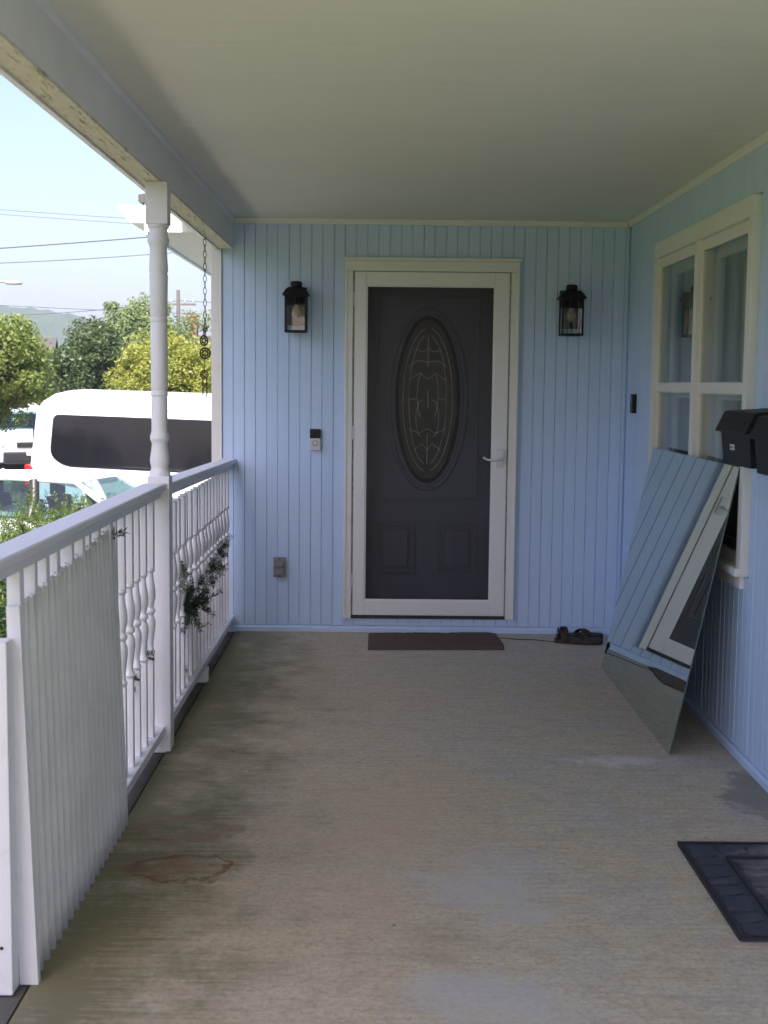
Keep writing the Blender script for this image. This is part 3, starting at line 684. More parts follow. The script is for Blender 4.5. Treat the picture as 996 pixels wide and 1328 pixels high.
# ------------------------------------------------------------------ lanterns
def lantern(x, z0, label):
    l = empty('wall_lantern', (x, 0, z0)); tag(l, label, 'lantern', 'black wall lanterns beside the door')
    yb = -.105; w = .058
    m = MB(); m.box(-.055, .055, -.016, -.0005, .045, .265, .004); m.build('back_plate', BLACKM, l)
    m = MB(); m.box(-.018, .018, -.088, -.0165, .222, .250, .004); m.box(-.018, .018, yb - .01, -.085, .222, .236, .003); m.build('arm', BLACKM, l)
    m = MB()
    for sx_ in (-1, 1):
        for sy_ in (-1, 1):
            m.box(sx_ * w - .005, sx_ * w + .005, yb + sy_ * w - .005, yb + sy_ * w + .005, .012, .2035)
    for (a, b, c, d) in ((-w - .006, w + .006, yb - w - .006, yb - w + .006), (-w - .006, w + .006, yb + w - .006, yb + w + .006), (-w - .006, -w + .006, yb - w + .0061, yb + w - .0061), (w - .006, w + .006, yb - w + .0061, yb + w - .0061)):
        m.box(a, b, c, d, 0, .0118); m.box(a, b, c, d, .156, .163)
        m.box(a, b, c, d, .2037, .2105)
    for k in (-.02, .02):
        m.box(k - .002, k + .002, yb - w - .003, yb - w + .003, .1635, .2035); m.box(k - .002, k + .002, yb + w - .003, yb + w + .003, .1635, .2035)
        m.box(w - .003, w + .003, yb + k - .002, yb + k + .002, .1635, .2035); m.box(-w - .003, -w + .003, yb + k - .002, yb + k + .002, .1635, .2035)
    m.build('cage', BLACKM, l)
    def sq(r, z): return [(-r, yb - r, z), (r, yb - r, z), (r, yb + r, z), (-r, yb + r, z)]
    m = MB(); m.loft([sq(.076, .2107), (sq(.078, .216)), sq(.072, .221), sq(.062, .238), sq(.052, .250), sq(.044, .257), sq(.030, .258)]); m.build('hood', BLACKM, l)
    m = MB(); m.lathe([(.030, .2582), (.033, .262), (.0335, .284), (.031, .290), (.024, .293), (.002, .294)], (0, yb), 20); m.build('cap', BLACKM, l, 40)
    for q in range(4):
        m = MB(); e = w - .0005
        if q < 2: yy = yb + (-e if q == 0 else e); m.box(-w + .006, w - .006, yy - .001, yy + .001, .013, .155)
        else: xx = (-e if q == 2 else e); m.box(xx - .001, xx + .001, yb - w + .006, yb + w - .006, .013, .155)
        m.build('pane', LANTGLASS, l)
    m = MB(); m.lathe([(.013, .165), (.0135, .209)], (0, yb), 14); m.build('socket', BLACKM, l, 40)
    m = MB(); m.lathe([(.002, .076), (.012, .079), (.022, .088), (.028, .102), (.0285, .113), (.024, .130), (.017, .146), (.013, .158), (.0128, .166)], (0, yb), 20); b = m.build('bulb', BULB, l, 60)
    m = MB()
    for k in range(4):
        a = k * PI / 2 + .4; m.tube([(.006 * math.cos(a), yb + .006 * math.sin(a), .150), (.013 * math.cos(a), yb + .013 * math.sin(a), .095)], .0012, 5)
    m.build('filament', FIL, b)
    return l
lantern(-.484, 1.7785, 'black box lantern on the siding above the doorbell')
lantern(1.108, 1.7755, 'black box lantern on the siding between the door and the window wall')

# ------------------------------------------------------------------ doorbell, outlet, wall sensor, mailboxes
d = empty('doorbell', (-.375, 0, 1.155)); tag(d, 'small black and silver video doorbell on the siding', 'doorbell')
m = MB(); m.box(-.031, .031, -.022, -.0005, -.063, .008, .004); m.build('faceplate', SILVER, d)
m = MB(); m.box(-.0315, .0315, -.0235, -.0005, .0085, .063, .004); m.build('camera_cover', BLACKP, d)
m = MB(); m.tube([(.015 * math.cos(a), -.0225, -.020 + .015 * math.sin(a)) for a in np.linspace(0, 2 * PI, 24, endpoint=False)], .0022, 6, True); m.build('button_ring', GREYMET, d)
m = MB(); m.tube([(.008 * math.cos(a), -.0238, .034 + .008 * math.sin(a)) for a in np.linspace(0, 2 * PI, 18, endpoint=False)], .002, 6, True); m.build('lens_ring', BLACKM, d)
d = empty('outdoor_outlet', (-.583, 0, .392)); tag(d, 'grey metal weatherproof outlet low on the siding', 'outlet')
m = MB(); m.box(-.037, .037, -.026, -.0005, -.060, .060, .004); m.build('plate', GREYMET, d)
for s in (-.024, .022):
    m = MB(); m.box(-.030, .022, -.040, -.0265, s - .018, s + .018, .005); m.build('flip_cover', GREYMET, d)
    m = MB(); m.tube([(-.030, -.034, s + .019), (.020, -.034, s + .019)], .003, 8); m.build('hinge_pin', GREYMET, d)
for s in (-.052, .052):
    m = MB(); m.lathe([(.004, 0), (.004, .003), (.001, .0035)], (0, 0), 10); o = m.build('screw', STEEL, d, loc=(0, -.026, s)); o.rotation_euler = (PI / 2, 0, 0)
d = empty('wall_sensor', (XR, -.285, 1.39)); tag(d, 'small black keypad box on the siding between window and corner', 'keypad')
m = MB(); m.box(-.026, -.0005, -.034, .034, -.054, .054, .005); m.build('case', BLACKP, d)
m = MB(); m.box(-.0275, -.0262, -.024, .024, .012, .044, .0005); m.build('display', simple('keypad_grey', (.12, .12, .12), .3, .2, 30), d)
for q in range(6):
    m = MB(); yy = -.016 + .016 * (q % 3); zz = -.012 - .018 * (q // 3); m.box(-.029, -.0262, yy - .005, yy + .005, zz - .006, zz + .006, .001); m.build('key', simple('key_grey', (.2, .2, .2), .5, .1, 30) if q == 0 else bpy.data.materials['key_grey'], d)

def mailbox(y1, w, zoff, label, sticker):
    b = empty('mailbox', (XR, y1 - w / 2, 1.204 + zoff)); b.scale = (.86, 1, .95); tag(b, label, 'mailbox', 'black wall mailboxes')
    h = w / 2
    def ringpts(x0, x1, y0, y1_, z): return [(x0, y0, z), (x0, y1_, z), (x1, y1_, z), (x1, y0, z)]
    m = MB(); m.loft([ringpts(-.168, -.0005, -h + .018, h - .018, 0), ringpts(-.182, -.0005, -h + .010, h - .010, .140)]); m.build('body', BLACKM, b)
    yA, yB = -h, h
    m = MB(); prof = [(-.203, .126), (-.203, .133), (-.165, .205), (-.150, .209), (-.001, .217), (-.001, .210), (-.150, .202), (-.161, .197), (-.196, .128)]
    m.prism([(p[0], p[1]) for p in prof], yA, yB, 1); m.build('lid', BLACKM, b)
    for yy in (yA, yB - .004):
        m = MB(); m.prism([(-.196, .129), (-.161, .197), (-.150, .2015), (-.001, .2095), (-.001, .141)], yy + .0002, yy + .0038, 1); m.build('lid_cheek', BLACKM, b)
    m = MB(); m.tube([(-.001, yA + .002, .214), (-.001, yB - .002, .214)], .005, 8); m.build('hinge_tube', BLACKM, b)
    if sticker:
        m = MB(); m.add([(-.1785, h - .135, .058), (-.1785, h - .195, .058), (-.1805, h - .195, .080), (-.1805, h - .135, .080), (-.1765, h - .135, .058), (-.1765, h - .195, .058), (-.1785, h - .195, .080), (-.1785, h - .135, .080)], [(0, 1, 2, 3), (7, 6, 5, 4), (0, 4, 5, 1), (1, 5, 6, 2), (2, 6, 7, 3), (3, 7, 4, 0)]); m.build('name_sticker', LABELW, b)
        m = MB(); 
        for k in range(4): m.box(-.1825, -.1812, h - .147 - .012 * k, h - .141 - .012 * k, .064, .074)
        m.build('sticker_print', GREYMET, b)
    m = MB(); m.lathe([(.006, 0), (.006, .004), (.002, .006)], (0, 0), 12); o = m.build('lid_rivet', BLACKM, b, loc=(-.190, -h + .05, .165)); o.rotation_euler = (0, -R(60), 0)
    return b
mailbox(-2.72, .400, 0, 'black metal mailbox with white sticker beside the window', True)
mailbox(-3.16, .400, -.010, 'black metal mailbox without sticker, on the far side of its twin from the window', False)

# ------------------------------------------------------------------ mats, sandals, cord
def ringrect(x0, x1, y0, y1, r, z, n=5, j=0):
    pts = []
    for cx, cy, a0 in ((x1 - r, y1 - r, 0), (x0 + r, y1 - r, 90), (x0 + r, y0 + r, 180), (x1 - r, y0 + r, 270)):
        for k in range(n + 1):
            a = R(a0 + 90 * k / n); pts.append((cx + r * math.cos(a), cy + r * math.sin(a), z))
    return pts
m = MB()
nx, ny = 60, 36; V = []
for j in range(ny + 1):
    for k in range(nx + 1):
        u, v = k / nx, j / ny; xx = -.05 + .77 * u + .008 * math.sin(v * 5) * (u > .5); yy = -.525 + .470 * v + .035 * u
        ed_ = min(u, 1 - u, v, 1 - v); V.append((xx, yy, .004 + .012 * min(1, ed_ * 16) + .003 * mnoise.noise((xx * 9, yy * 9, 1)) + random.uniform(0, .0025)))
V2 = V; m.add(V2, [(j * (nx + 1) + k, j * (nx + 1) + k + 1, (j + 1) * (nx + 1) + k + 1, (j + 1) * (nx + 1) + k) for j in range(ny) for k in range(nx)])
bord = [k for k in range(nx + 1)] + [j * (nx + 1) + nx for j in range(1, ny + 1)] + [ny * (nx + 1) + k for k in range(nx - 1, -1, -1)] + [j * (nx + 1) for j in range(ny - 1, 0, -1)]
nb = len(bord); base = len(m.v); m.v += [(V[i][0], V[i][1], .0008) for i in bord]; m.f += [(bord[k], base + k, base + (k + 1) % nb, bord[(k + 1) % nb]) for k in range(nb)]
dm = m.build('doormat', COIR, None, 60); tag(dm, 'plain brown coir doormat on the concrete below the storm door', 'doormat')

rm = empty('rubber_mat', (.988, -4.303, 0)); tag(rm, 'black moulded rubber mat with flagstone relief, dusty and worn', 'doormat')
MW, ML = .455, .744
m = MB(); m.loft([ringrect(0, MW, 0, ML, .012, .0008), ringrect(0, MW, 0, ML, .012, .006)]); m.build('base_sheet', RUBBER, rm)
m = MB()
m.box(.001, MW - .001, .001, .013, .0062, .012, .002); m.box(.001, MW - .001, ML - .013, ML - .001, .0062, .012, .002); m.box(.001, .013, .0132, ML - .0132, .0062, .012, .002); m.box(MW - .013, MW - .001, .0132, ML - .0132, .0062, .012, .002); m.build('border', RUBDARK, rm)
# stones of the outer ring and of the middle field, wavy outlines
def stone(poly, seedv, mat=RUBBER, h=.0115):
    cx = sum(p[0] for p in poly) / len(poly); cy = sum(p[1] for p in poly) / len(poly); out = []
    n = len(poly)
    for i in range(n):                      # Chaikin-smoothed with wobble
        p, q = poly[i], poly[(i + 1) % n]
        for t in (.12, .3, .5, .7, .88):
            xx = p[0] + (q[0] - p[0]) * t; yy = p[1] + (q[1] - p[1]) * t; k = .010 * mnoise.noise((xx * 14, yy * 14, seedv))
            out.append((xx + k, yy + k * .8))
    ins = [(cx + (p[0] - cx) * .90, cy + (p[1] - cy) * .88) for p in out]; ins2 = [(cx + (p[0] - cx) * .82, cy + (p[1] - cy) * .78) for p in out]
    m = MB(); m.loft([[(p[0], p[1], .0061) for p in ins], [(p[0], p[1], h * .85) for p in ins], [(p[0], p[1], h) for p in ins2]]); m.build('relief_stone', mat, rm, 50)
sd_ = 0
vb = [.018, .11, .17, .30, .37, .44, .53, .60, .726]
for a, b in zip(vb[:-1], vb[1:]):
    sk = .02 * math.sin(a * 40)
    for x0, x1 in ((.018, .108), (MW - .108, MW - .018)):
        stone([(x0, a + (0 if a < .02 else sk)), (x1, a + (.012 if a > .02 else 0)), (x1, b + .010 if b < .72 else b), (x0, b + (0 if b > .72 else -.01))], sd_); sd_ += 1
for y0, y1 in ((.018, .115), (ML - .115, ML - .018)):
    for x0, x1 in ((.118, .20), (.208, .285), (.293, .338)): stone([(x0, y0), (x1, y0), (x1 + .006, y1), (x0 - .004, y1)], sd_); sd_ += 1
m = MB(); m.box(.122, MW - .122, .130, .143, .0062, .0125, .003); m.box(.122, MW - .122, ML - .143, ML - .130, .0062, .0125, .003); m.box(.122, .135, .1432, ML - .1432, .0062, .0125, .003); m.box(MW - .135, MW - .122, .1432, ML - .1432, .0062, .0125, .003); m.build('inner_border', RUBDARK, rm)
yy = .150
while yy < ML - .17:
    h_ = random.uniform(.045, .075); xm = random.uniform(.19, .26)
    for x0, x1 in ((.141, xm - .004), (xm + .004, MW - .141)): stone([(x0, yy), (x1, yy + random.uniform(-.006, .006)), (x1, yy + h_), (x0, yy + h_)], sd_, h=.010); sd_ += 1
    yy += h_ + .008

def sandal(x, y, rz, label):
    s = empty('sandal', (x, y, 0), rz); tag(s, label, 'sandal', 'pair of brown sandals')
    n = 22; out = []
    for k in range(n + 1):
        t = k / n; xx = -.14 + .28 * t; w = (.038 + .012 * math.sin((t - .35) * 5)) * (max(0, 1 - (2 * t - 1) ** 6)) ** .5; out.append((xx, w))
    def ring(z, sc): return [(a, b * sc, z) for a, b in out] + [(a, -b * sc, z) for a, b in out[::-1][1:-1]]
    m = MB(); m.loft([ring(.001, .96), ring(.010, 1.02), ring(.026, 1.0), ring(.030, .93)]); m.build('sole', LEATHER, s, 40)
    for (xa, xb, hh) in ((-.02, .06, .060), (.06, -.01, .055), (-.105, -.085, .075)):
        m = MB(); pts = []
        for k in range(13):
            a = PI * k / 12; pts.append((xa + (xb - xa) * k / 12, .046 * math.cos(a), .022 + (hh - .022) * math.sin(a)))
        V = []
        for p in pts:
            V += [(p[0] - .013, p[1], p[2]), (p[0] + .013, p[1], p[2]), (p[0] + .013, p[1] * .93, p[2] - .004), (p[0] - .013, p[1] * .93, p[2] - .004)]
        m.loft([V[4 * i:4 * i + 4] for i in range(13)]); m.build('strap', LEATHER, s, 60)
    m = MB(); m.loft([[(-.128 + .004 * math.cos(a) + .03 * (q / 5) ** 2 * 0 - .006 * q / 5, .036 * math.cos(b), .028 + .045 * q / 5 * (1 - .5 * abs(math.cos(b)))) for b in np.linspace(0, PI, 9) for a in (0,)] + [(-.122 - .006 * q / 5, .033 * math.cos(b), .028 + .044 * q / 5 * (1 - .5 * abs(math.cos(b)))) for b in np.linspace(PI, 0, 9)] for q in range(6)]); m.build('heel_counter', LEATHER, s, 50)
sandal(1.172, -.275, R(-8), 'dark brown strappy sandal on the concrete, the one farther from the siding')
sandal(1.20, -.135, R(4), 'dark brown strappy sandal lying right against the base of the siding')
m = MB(); m.tube([(.70 + .42 * k / 16, -.16 - .11 * (k / 16) ** 1.3 + .008 * math.sin(k * .9), .004) for k in range(17)], .0022, 6); cd = m.build('thin_cord', BLACKP); tag(cd, 'thin dark cord on the concrete between doormat and sandals', 'cord')

# ------------------------------------------------------------------ hanging ornament
wc = empty('hanging_ornament', (-.905, -.90, 2.262)); tag(wc, 'hanging chain with round metal discs and rods under the porch beam', 'ornament')
m = MB(); m.tube([(0, 0, 0), (0, 0, -.02), (.008, 0, -.028), (.010, 0, -.038), (0, 0, -.046), (-.008, 0, -.040)], .0018, 6); m.build('hook', STEEL, wc)
def link_mesh(l, w, r):
    m = MB(); pts = []
    for k in range(14):
        a = 2 * PI * k / 14; pts.append((w * math.cos(a), 0, l * .5 * math.sin(a) * 1.0))
    m.tube(pts, r, 6, True); return m.mesh('link', STEEL, 60)
lm = link_mesh(.036, .0085, .0017); z = -.058; k = 0
while z > -.50:
    place('link', lm, wc, (0, 0, z), (0, 0, (k % 2) * PI / 2 + .5)); z -= .031; k += 1
def disc(z, r, x=0, spokes=6, rz=.5):
    m = MB()
    m.tube([(r * .88 * math.cos(a), 0, r * .88 * math.sin(a)) for a in np.linspace(0, 2 * PI, 26, endpoint=False)], r * .14, 8, True)
    m.tube([(r * .45 * math.cos(a), 0, r * .45 * math.sin(a)) for a in np.linspace(0, 2 * PI, 20, endpoint=False)], r * .13, 8, True)
    for q in range(spokes):
        a = 2 * PI * q / spokes; m.tube([(r * .4 * math.cos(a), 0, r * .4 * math.sin(a)), (r * .85 * math.cos(a), 0, r * .85 * math.sin(a))], r * .10, 6)
    o = m.build('disc', STEEL, wc, 50); o.location = (x, 0, z); o.rotation_euler = (0, 0, rz)
disc(-.505, .013); disc(-.560, .028, -.006, 5, .8); disc(-.625, .030, 0, 8, .1); disc(-.735, .022, -.004, 4, .3)
m = MB(); m.tube([(0, 0, -.51), (0, 0, -.53)], .0015, 6); m.tube([(0, 0, -.655), (-.003, 0, -.715)], .0015, 6); m.tube([(-.002, 0, -.585), (0, 0, -.60)], .0015, 6); m.build('cord', STEEL, wc)
for dx, l in ((-.012, .09), (.008, .105)):
    m = MB(); m.tube([(dx, 0, -.752), (dx, 0, -.752 - l)], .0032, 8); m.build('rod', STEEL, wc)

# ------------------------------------------------------------------ shrubs (yew) outside the railing
def twig_cluster(origins, dirs, lens, nneed, nlen=.022, nw=.0032):
    """needles along straight twigs; returns (N,4,3)"""
    out = []
    for o, d, l in zip(origins, dirs, lens):
        d = d / np.linalg.norm(d); a = np.cross(d, [0, 0, 1.]); a = a / (np.linalg.norm(a) + 1e-6); b = np.cross(d, a)
        n = max(4, int(nneed * l / .1)); t = np.linspace(.05, 1, n)
        ph = np.arange(n) * 2.4 + rng.uniform(0, 6); rad = np.cos(ph)[:, None] * a + np.sin(ph)[:, None] * b
        p = o + t[:, None] * l * d; dr = rad * .8 + d * .65 + rng.normal(0, .15, (n, 3)); dr /= np.linalg.norm(dr, axis=1)[:, None]
        sd2 = np.cross(dr, rng.normal(0, 1, (n, 3))); sd2 /= np.linalg.norm(sd2, axis=1)[:, None]
        L_ = (nlen * rng.uniform(.7, 1.2, n))[:, None]
        out.append(np.stack([p, p + dr * L_ * .5 + sd2 * nw, p + dr * L_, p + dr * L_ * .5 - sd2 * nw], 1))
    return np.concatenate(out)
def shrub(x, y, rx, ry, ztop, label, seed, light=.25, extra=None):
    zb = ground_z(x, y); s = empty('yew_shrub', (x, y, zb)); tag(s, label, 'shrub', 'yew shrubs along the porch')
    h = ztop - zb; r = np.random.default_rng(seed); N = 1500
    u = r.uniform(0, 2 * PI, N); zz = r.uniform(.12, 1, N) ** .8; rad = np.sqrt(np.clip(1 - ((zz - .42) / .60) ** 2, .02, 1)) * r.uniform(.55, 1.0, N)
    lump = 1 + .18 * np.sin(u * 3 + seed) + .12 * np.sin(u * 7 + zz * 9)
    O = np.stack([np.cos(u) * rad * rx * lump, np.sin(u) * rad * ry * lump, zz * h * (1 + .06 * np.sin(u * 5 + seed))], 1)
    Dr = np.stack([np.cos(u) * .7, np.sin(u) * .7, r.uniform(.3, 1.3, N)], 1) + r.normal(0, .3, (N, 3)); Ln = r.uniform(.08, .20, N)
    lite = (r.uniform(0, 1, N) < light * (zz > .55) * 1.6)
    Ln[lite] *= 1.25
    place('foliage', np_mesh('foliage', twig_cluster(O[~lite], Dr[~lite], Ln[~lite], 30, .026, .0030), 4, YEW), s)
    if lite.any(): place('sunlit_twigs', np_mesh('sunlit_twigs', twig_cluster(O[lite], Dr[lite], Ln[lite], 30, .024, .0028), 4, YEWL), s)  # brighter twigs in the upper part stand in for sunlit yew
    m = MB()
    for k in range(9):
        a = k * .7 + seed; m.tube([(.03 * math.cos(a), .03 * math.sin(a), -.05), (rx * .3 * math.cos(a), ry * .3 * math.sin(a), h * .4), (rx * .6 * math.cos(a + .3), ry * .6 * math.sin(a + .3), h * .82)], [.018, .012, .005], 6)
    m.build('stem', BARK, s, 60)
    return s
m = MB(); V = []; ux = np.linspace(-2.6, -1.12, 8); uy = np.linspace(-6, 4, 24)
V = [(a, b, ground_z(a, b) + .035 + .02 * mnoise.noise((a * 5, b * 5, 0))) for b in uy for a in ux]
m.add(V, [(j * 8 + i, j * 8 + i + 1, (j + 1) * 8 + i + 1, (j + 1) * 8 + i) for j in range(23) for i in range(7)]); tag(m.build('planting_bed', MULCH, smooth=60), kind='structure')
shrub(-1.72, -2.75, .50, .58, .57, 'dark yew shrub beside the corrugated panel, outside the railing', 3, .12)
shrub(-1.74, -1.75, .50, .55, .58, 'dark yew shrub with pointed tips, outside the railing near the turned column', 5, .18)
shrub(-1.72, -.70, .52, .58, .67, 'yew shrub with sunlit tops coloured brighter, between two darker yews outside the railing', 8, .6)
sB = shrub(-1.70, .35, .50, .55, .56, 'yew shrub just past the corner of the door wall', 12, .35)
shrub(-1.78, 1.45, .55, .60, .50, 'yew shrub beside the wing wall, under the white gutter', 15, .30)
sC = shrub(-1.38, -1.55, .34, .50, .60, 'low yew shrub pressed against the balusters, its twigs poking through', 21, .1)
# twigs coming through the balusters
def branch(root, pts, nsp, spread, seed, mat=YEW):
    r = np.random.default_rng(seed); pts = np.array(pts, float) - np.array(root.location)
    O = []; Dd = []; Ls = []
    for _ in range(nsp):
        t = r.uniform(.25, 1); k = t * (len(pts) - 1); i = min(int(k), len(pts) - 2); p = pts[i] + (pts[i + 1] - pts[i]) * (k - i)
        O.append(p + r.normal(0, .012, 3)); Dd.append(np.array([r.normal(.25, .5), r.normal(0, .7), r.normal(.1, .7)])); Ls.append(r.uniform(.5, 1.1) * spread)
    o = place('branch', np_mesh('branch', twig_cluster(np.array(O), np.array(Dd), Ls, 44, .024, .0028), 4, mat), root); tag(o, kind='stuff')
    m = MB(); m.tube([tuple(p) for p in pts], .005, 6); m.build('twig', BARK, o, 60)
branch(sC, [(-1.15, -1.70, .42), (-.95, -1.80, .50), (-.83, -1.88, .46)], 60, .12, 1)
branch(sC, [(-1.15, -1.72, .38), (-.95, -1.70, .44), (-.82, -1.62, .47)], 46, .11, 2)
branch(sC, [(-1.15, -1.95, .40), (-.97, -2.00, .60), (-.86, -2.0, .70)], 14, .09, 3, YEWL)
branch(sC, [(-1.15, -1.20, .42), (-.97, -1.15, .52), (-.83, -1.12, .53)], 40, .10, 4)
branch(sC, [(-1.15, -1.30, .40), (-.97, -1.42, .46), (-.85, -1.46, .52)], 14, .09, 14)
branch(sC, [(-1.15, -.75, .45), (-.97, -.62, .54), (-.85, -.58, .56)], 36, .10, 5)
branch(sC, [(-1.15, -2.6, .35), (-.97, -2.70, .44), (-.86, -2.74, .42)], 8, .07, 6)
branch(sC, [(-1.15, -2.85, .35), (-.97, -2.95, .42), (-.87, -3.0, .40)], 7, .07, 7)
branch(sC, [(-1.2, -3.35, .70), (-.97, -3.42, .93), (-.86, -3.46, .98)], 3, .06, 9)

# ------------------------------------------------------------------ trees
def tree(x, y, zt, rx, ry, zlow, leafmat, leaf, n, label, seed, name='tree', clumps=60, fill=1.0):
    zb = ground_z(x, y); r = np.random.default_rng(seed); t = empty(name, (x, y, zb)); tag(t, label, 'tree', 'trees beyond the cars')
    n = int(n * 2.2); ht = zt - zb; c0 = zlow - zb; cz = (ht + c0) / 2; rz = (ht - c0) / 2
    # clump centres through the crown volume
    d = r.normal(0, 1, (clumps, 3)); d /= np.linalg.norm(d, axis=1)[:, None]; rr = r.uniform(.35, .92, clumps)[:, None] ** .6
    cc = d * rr * np.array([rx, ry, rz]) * .86 + np.array([0, 0, cz])
    far_ = r.uniform(0, 1, clumps) < .18; cc[far_] = (cc[far_] - [0, 0, cz]) * r.uniform(1.05, 1.28, (int(far_.sum()), 1)) + [0, 0, cz]
    cr = np.where(far_, r.uniform(.09, .16, clumps), r.uniform(.14, .32, clumps)) * min(rx, rz) * fill
    idx = r.integers(0, clumps, n); dd = r.normal(0, 1, (n, 3)); dd /= np.linalg.norm(dd, axis=1)[:, None]
    P = cc[idx] + dd * (cr[idx] * r.uniform(.55, 1.1, n))[:, None] * np.array([1.15, 1.15, .8])
    nr = dd * .6 + r.normal(0, .6, (n, 3)) + np.array([0, 0, .5]); nr /= np.linalg.norm(nr, axis=1)[:, None]
    a = np.cross(nr, r.normal(0, 1, (n, 3))); a /= np.linalg.norm(a, axis=1)[:, None]; b = np.cross(nr, a); n = n; L_ = (leaf * .62 * r.uniform(.6, 1.3, n))[:, None]
    V = np.stack([P - a * L_, P + b * L_ * .45 - nr * L_ * .12, P + a * L_, P - b * L_ * .45 - nr * L_ * .12], 1)
    place('crown', np_mesh('crown', V, 4, leafmat), t)
    m = MB(); m.tube([(0, 0, -.15), (.05 * rx, 0, c0 * .6), (-.02 * rx, .03 * ry, cz), (.03 * rx, 0, ht * .85)], [.055 * rx + .06, .045 * rx + .05, .03 * rx + .03, .01 * rx], 8); m.build('trunk', BARK, t, 60)
    for k in range(9):
        q = cc[r.integers(0, clumps)]; z0 = r.uniform(.45, .8) * cz
        m = MB(); m.tube([(0, 0, z0), (q[0] * .5, q[1] * .5, (z0 + q[2]) / 2 + .05 * rz), tuple(q)], [.018 * rx + .02, .012 * rx + .012, .006], 6); m.build('limb', BARK, t, 60)
    return t
tree(-8.35, 20.0, 3.15, 1.45, 1.3, .35, LEAF_MID, .085, 15000, 'leafy olive green tree overhanging the parked car with a cream number plate', 31, clumps=110)
tree(-9.45, 35, 3.50, 1.55, 1.5, .0, LEAF_DARK, .11, 13000, 'dark green rounded tree directly behind the van roof', 32, clumps=80, fill=1.25)
tree(-5.75, 27, 3.05, 1.75, 1.5, .1, LEAF_YEL, .085, 16000, 'bright yellow green tree behind the van beside the dark tree', 33, clumps=130, fill=1.1)
tree(-3.65, 26, 2.30, 1.25, 1.2, .1, LEAF_YEL, .08, 10000, 'low yellow green tree near the hanging chain ornament', 36, clumps=100, fill=1.1)
tree(-10.1, 47, 5.35, 2.1, 2.0, .6, LEAF_PALE, .13, 13000, 'tall pale green tree rising behind the dark rounded tree', 34, clumps=90)
tree(-8.05, 52, 5.25, 2.0, 1.6, 1.0, LEAF_PALE, .12, 1300, 'thin sparse tree beside the utility pole', 35, clumps=60)
tree(-13.2, 38, 3.4, 2.0, 1.6, .2, LEAF_MID, .11, 11000, 'broad green tree partly behind the olive tree', 37, clumps=80, fill=1.2)
tree(-12.0, 60, 3.6, 3.0, 2, .2, LEAF_MID, .16, 9000, 'far green tree below the hill, behind the dark rounded tree', 38, clumps=70, fill=1.2)
tree(-6.6, 62, 3.4, 3.2, 2, .0, LEAF_DARK, .16, 9000, 'far dark tree behind the yellow green trees', 39, clumps=70, fill=1.2)

tree(-23, -9, 2.3, 2.6, 2.4, -.4, LEAF_DARK, .17, 3500, 'unseen low dark tree added for the van window reflections, across the yard from the corrugated panel', 41, clumps=50, fill=1.3)  # trees out of view, put in as dark shapes for the van glass
tree(-29, -16, 2.6, 3.2, 2.6, -.4, LEAF_DARK, .2, 3500, 'unseen wide dark tree added for the van window reflections, beyond the low one', 42, clumps=50, fill=1.3)
tree(-19, -15, 1.9, 2.2, 2.0, -.5, LEAF_MID, .16, 3000, 'unseen small green tree added for the van window reflections, beside two dark trees', 43, clumps=50, fill=1.3)
# wooded hill
m = MB(); nx, ny = 150, 30; V = []
for j in range(ny + 1):
    for i in range(nx + 1):
        X = -430 + 640 * i / nx; v = j / ny; Y = 520 + 260 * v
        prof = 33 * math.exp(-((X + 195) / 85) ** 2) + 15 * math.exp(-((X + 80) / 60) ** 2) + 10 * math.exp(-((X + 330) / 120) ** 2)
        Z = -1.2 + prof * math.sin(PI / 2 * min(1, v * 1.6)) * 1.12 + (mnoise.noise((X * .11, Y * .06, 0)) * 1.9 + mnoise.noise((X * .31, Y * .2, 3)) * 1.3) * min(1, v * 6)
        V.append((X, Y, Z))
m.add(V, [(j * (nx + 1) + i, j * (nx + 1) + i + 1, (j + 1) * (nx + 1) + i + 1, (j + 1) * (nx + 1) + i) for j in range(ny) for i in range(nx)])
tag(m.build('hill', HILL, smooth=80), kind='structure')

# ------------------------------------------------------------------ vehicles
def wheel(parent, x, y, r=.33, w=.21, side=-1):
    m = MB(); n = 28; prof = [(r * .62, -w / 2), (r * .93, -w / 2), (r, -w / 2 + .03), (r, w / 2 - .03), (r * .93, w / 2), (r * .62, w / 2)]
    rings = [[(x + a * math.cos(2 * PI * k / n), y + b, r + a * math.sin(2 * PI * k / n)) for k in range(n)] for a, b in prof]
    m.loft(rings + [rings[0]], False); wl = m.build('wheel', TYRE, parent, 40)
    m = MB(); yo = y + side * w * .40
    m.loft([[(x + a * math.cos(2 * PI * k / n), b, r + a * math.sin(2 * PI * k / n)) for k in range(n)] for a, b in ((r * .63, yo), (r * .55, yo - side * .02), (r * .50, yo - side * .06), (.02, yo - side * .06))])
    for k in range(5):
        a = 2 * PI * k / 5; c, s_ = math.cos(a), math.sin(a); m.tube([(x + .05 * c, yo - side * .02, r + .05 * s_), (x + r * .58 * c, yo - side * .01, r + r * .58 * s_)], .028, 6)
    m.build('rim', RIM, wl, 40)

def rounded_poly(pts, rad, n=5):
    out = []; N = len(pts)
    for i in range(N):
        p0, p, p1 = Vector(pts[i - 1]), Vector(pts[i]), Vector(pts[(i + 1) % N]); a = (p0 - p); b = (p1 - p)
        ra = rad[i] if isinstance(rad, (list, tuple)) else rad; ra = min(ra, a.length * .48, b.length * .48)
        s0 = p + a.normalized() * ra; s1 = p + b.normalized() * ra
        for k in range(n + 1):
            t = k / n; out.append(((1 - t) ** 2 * s0.x + 2 * t * (1 - t) * p.x + t * t * s1.x, (1 - t) ** 2 * s0.y + 2 * t * (1 - t) * p.y + t * t * s1.y))
    return out

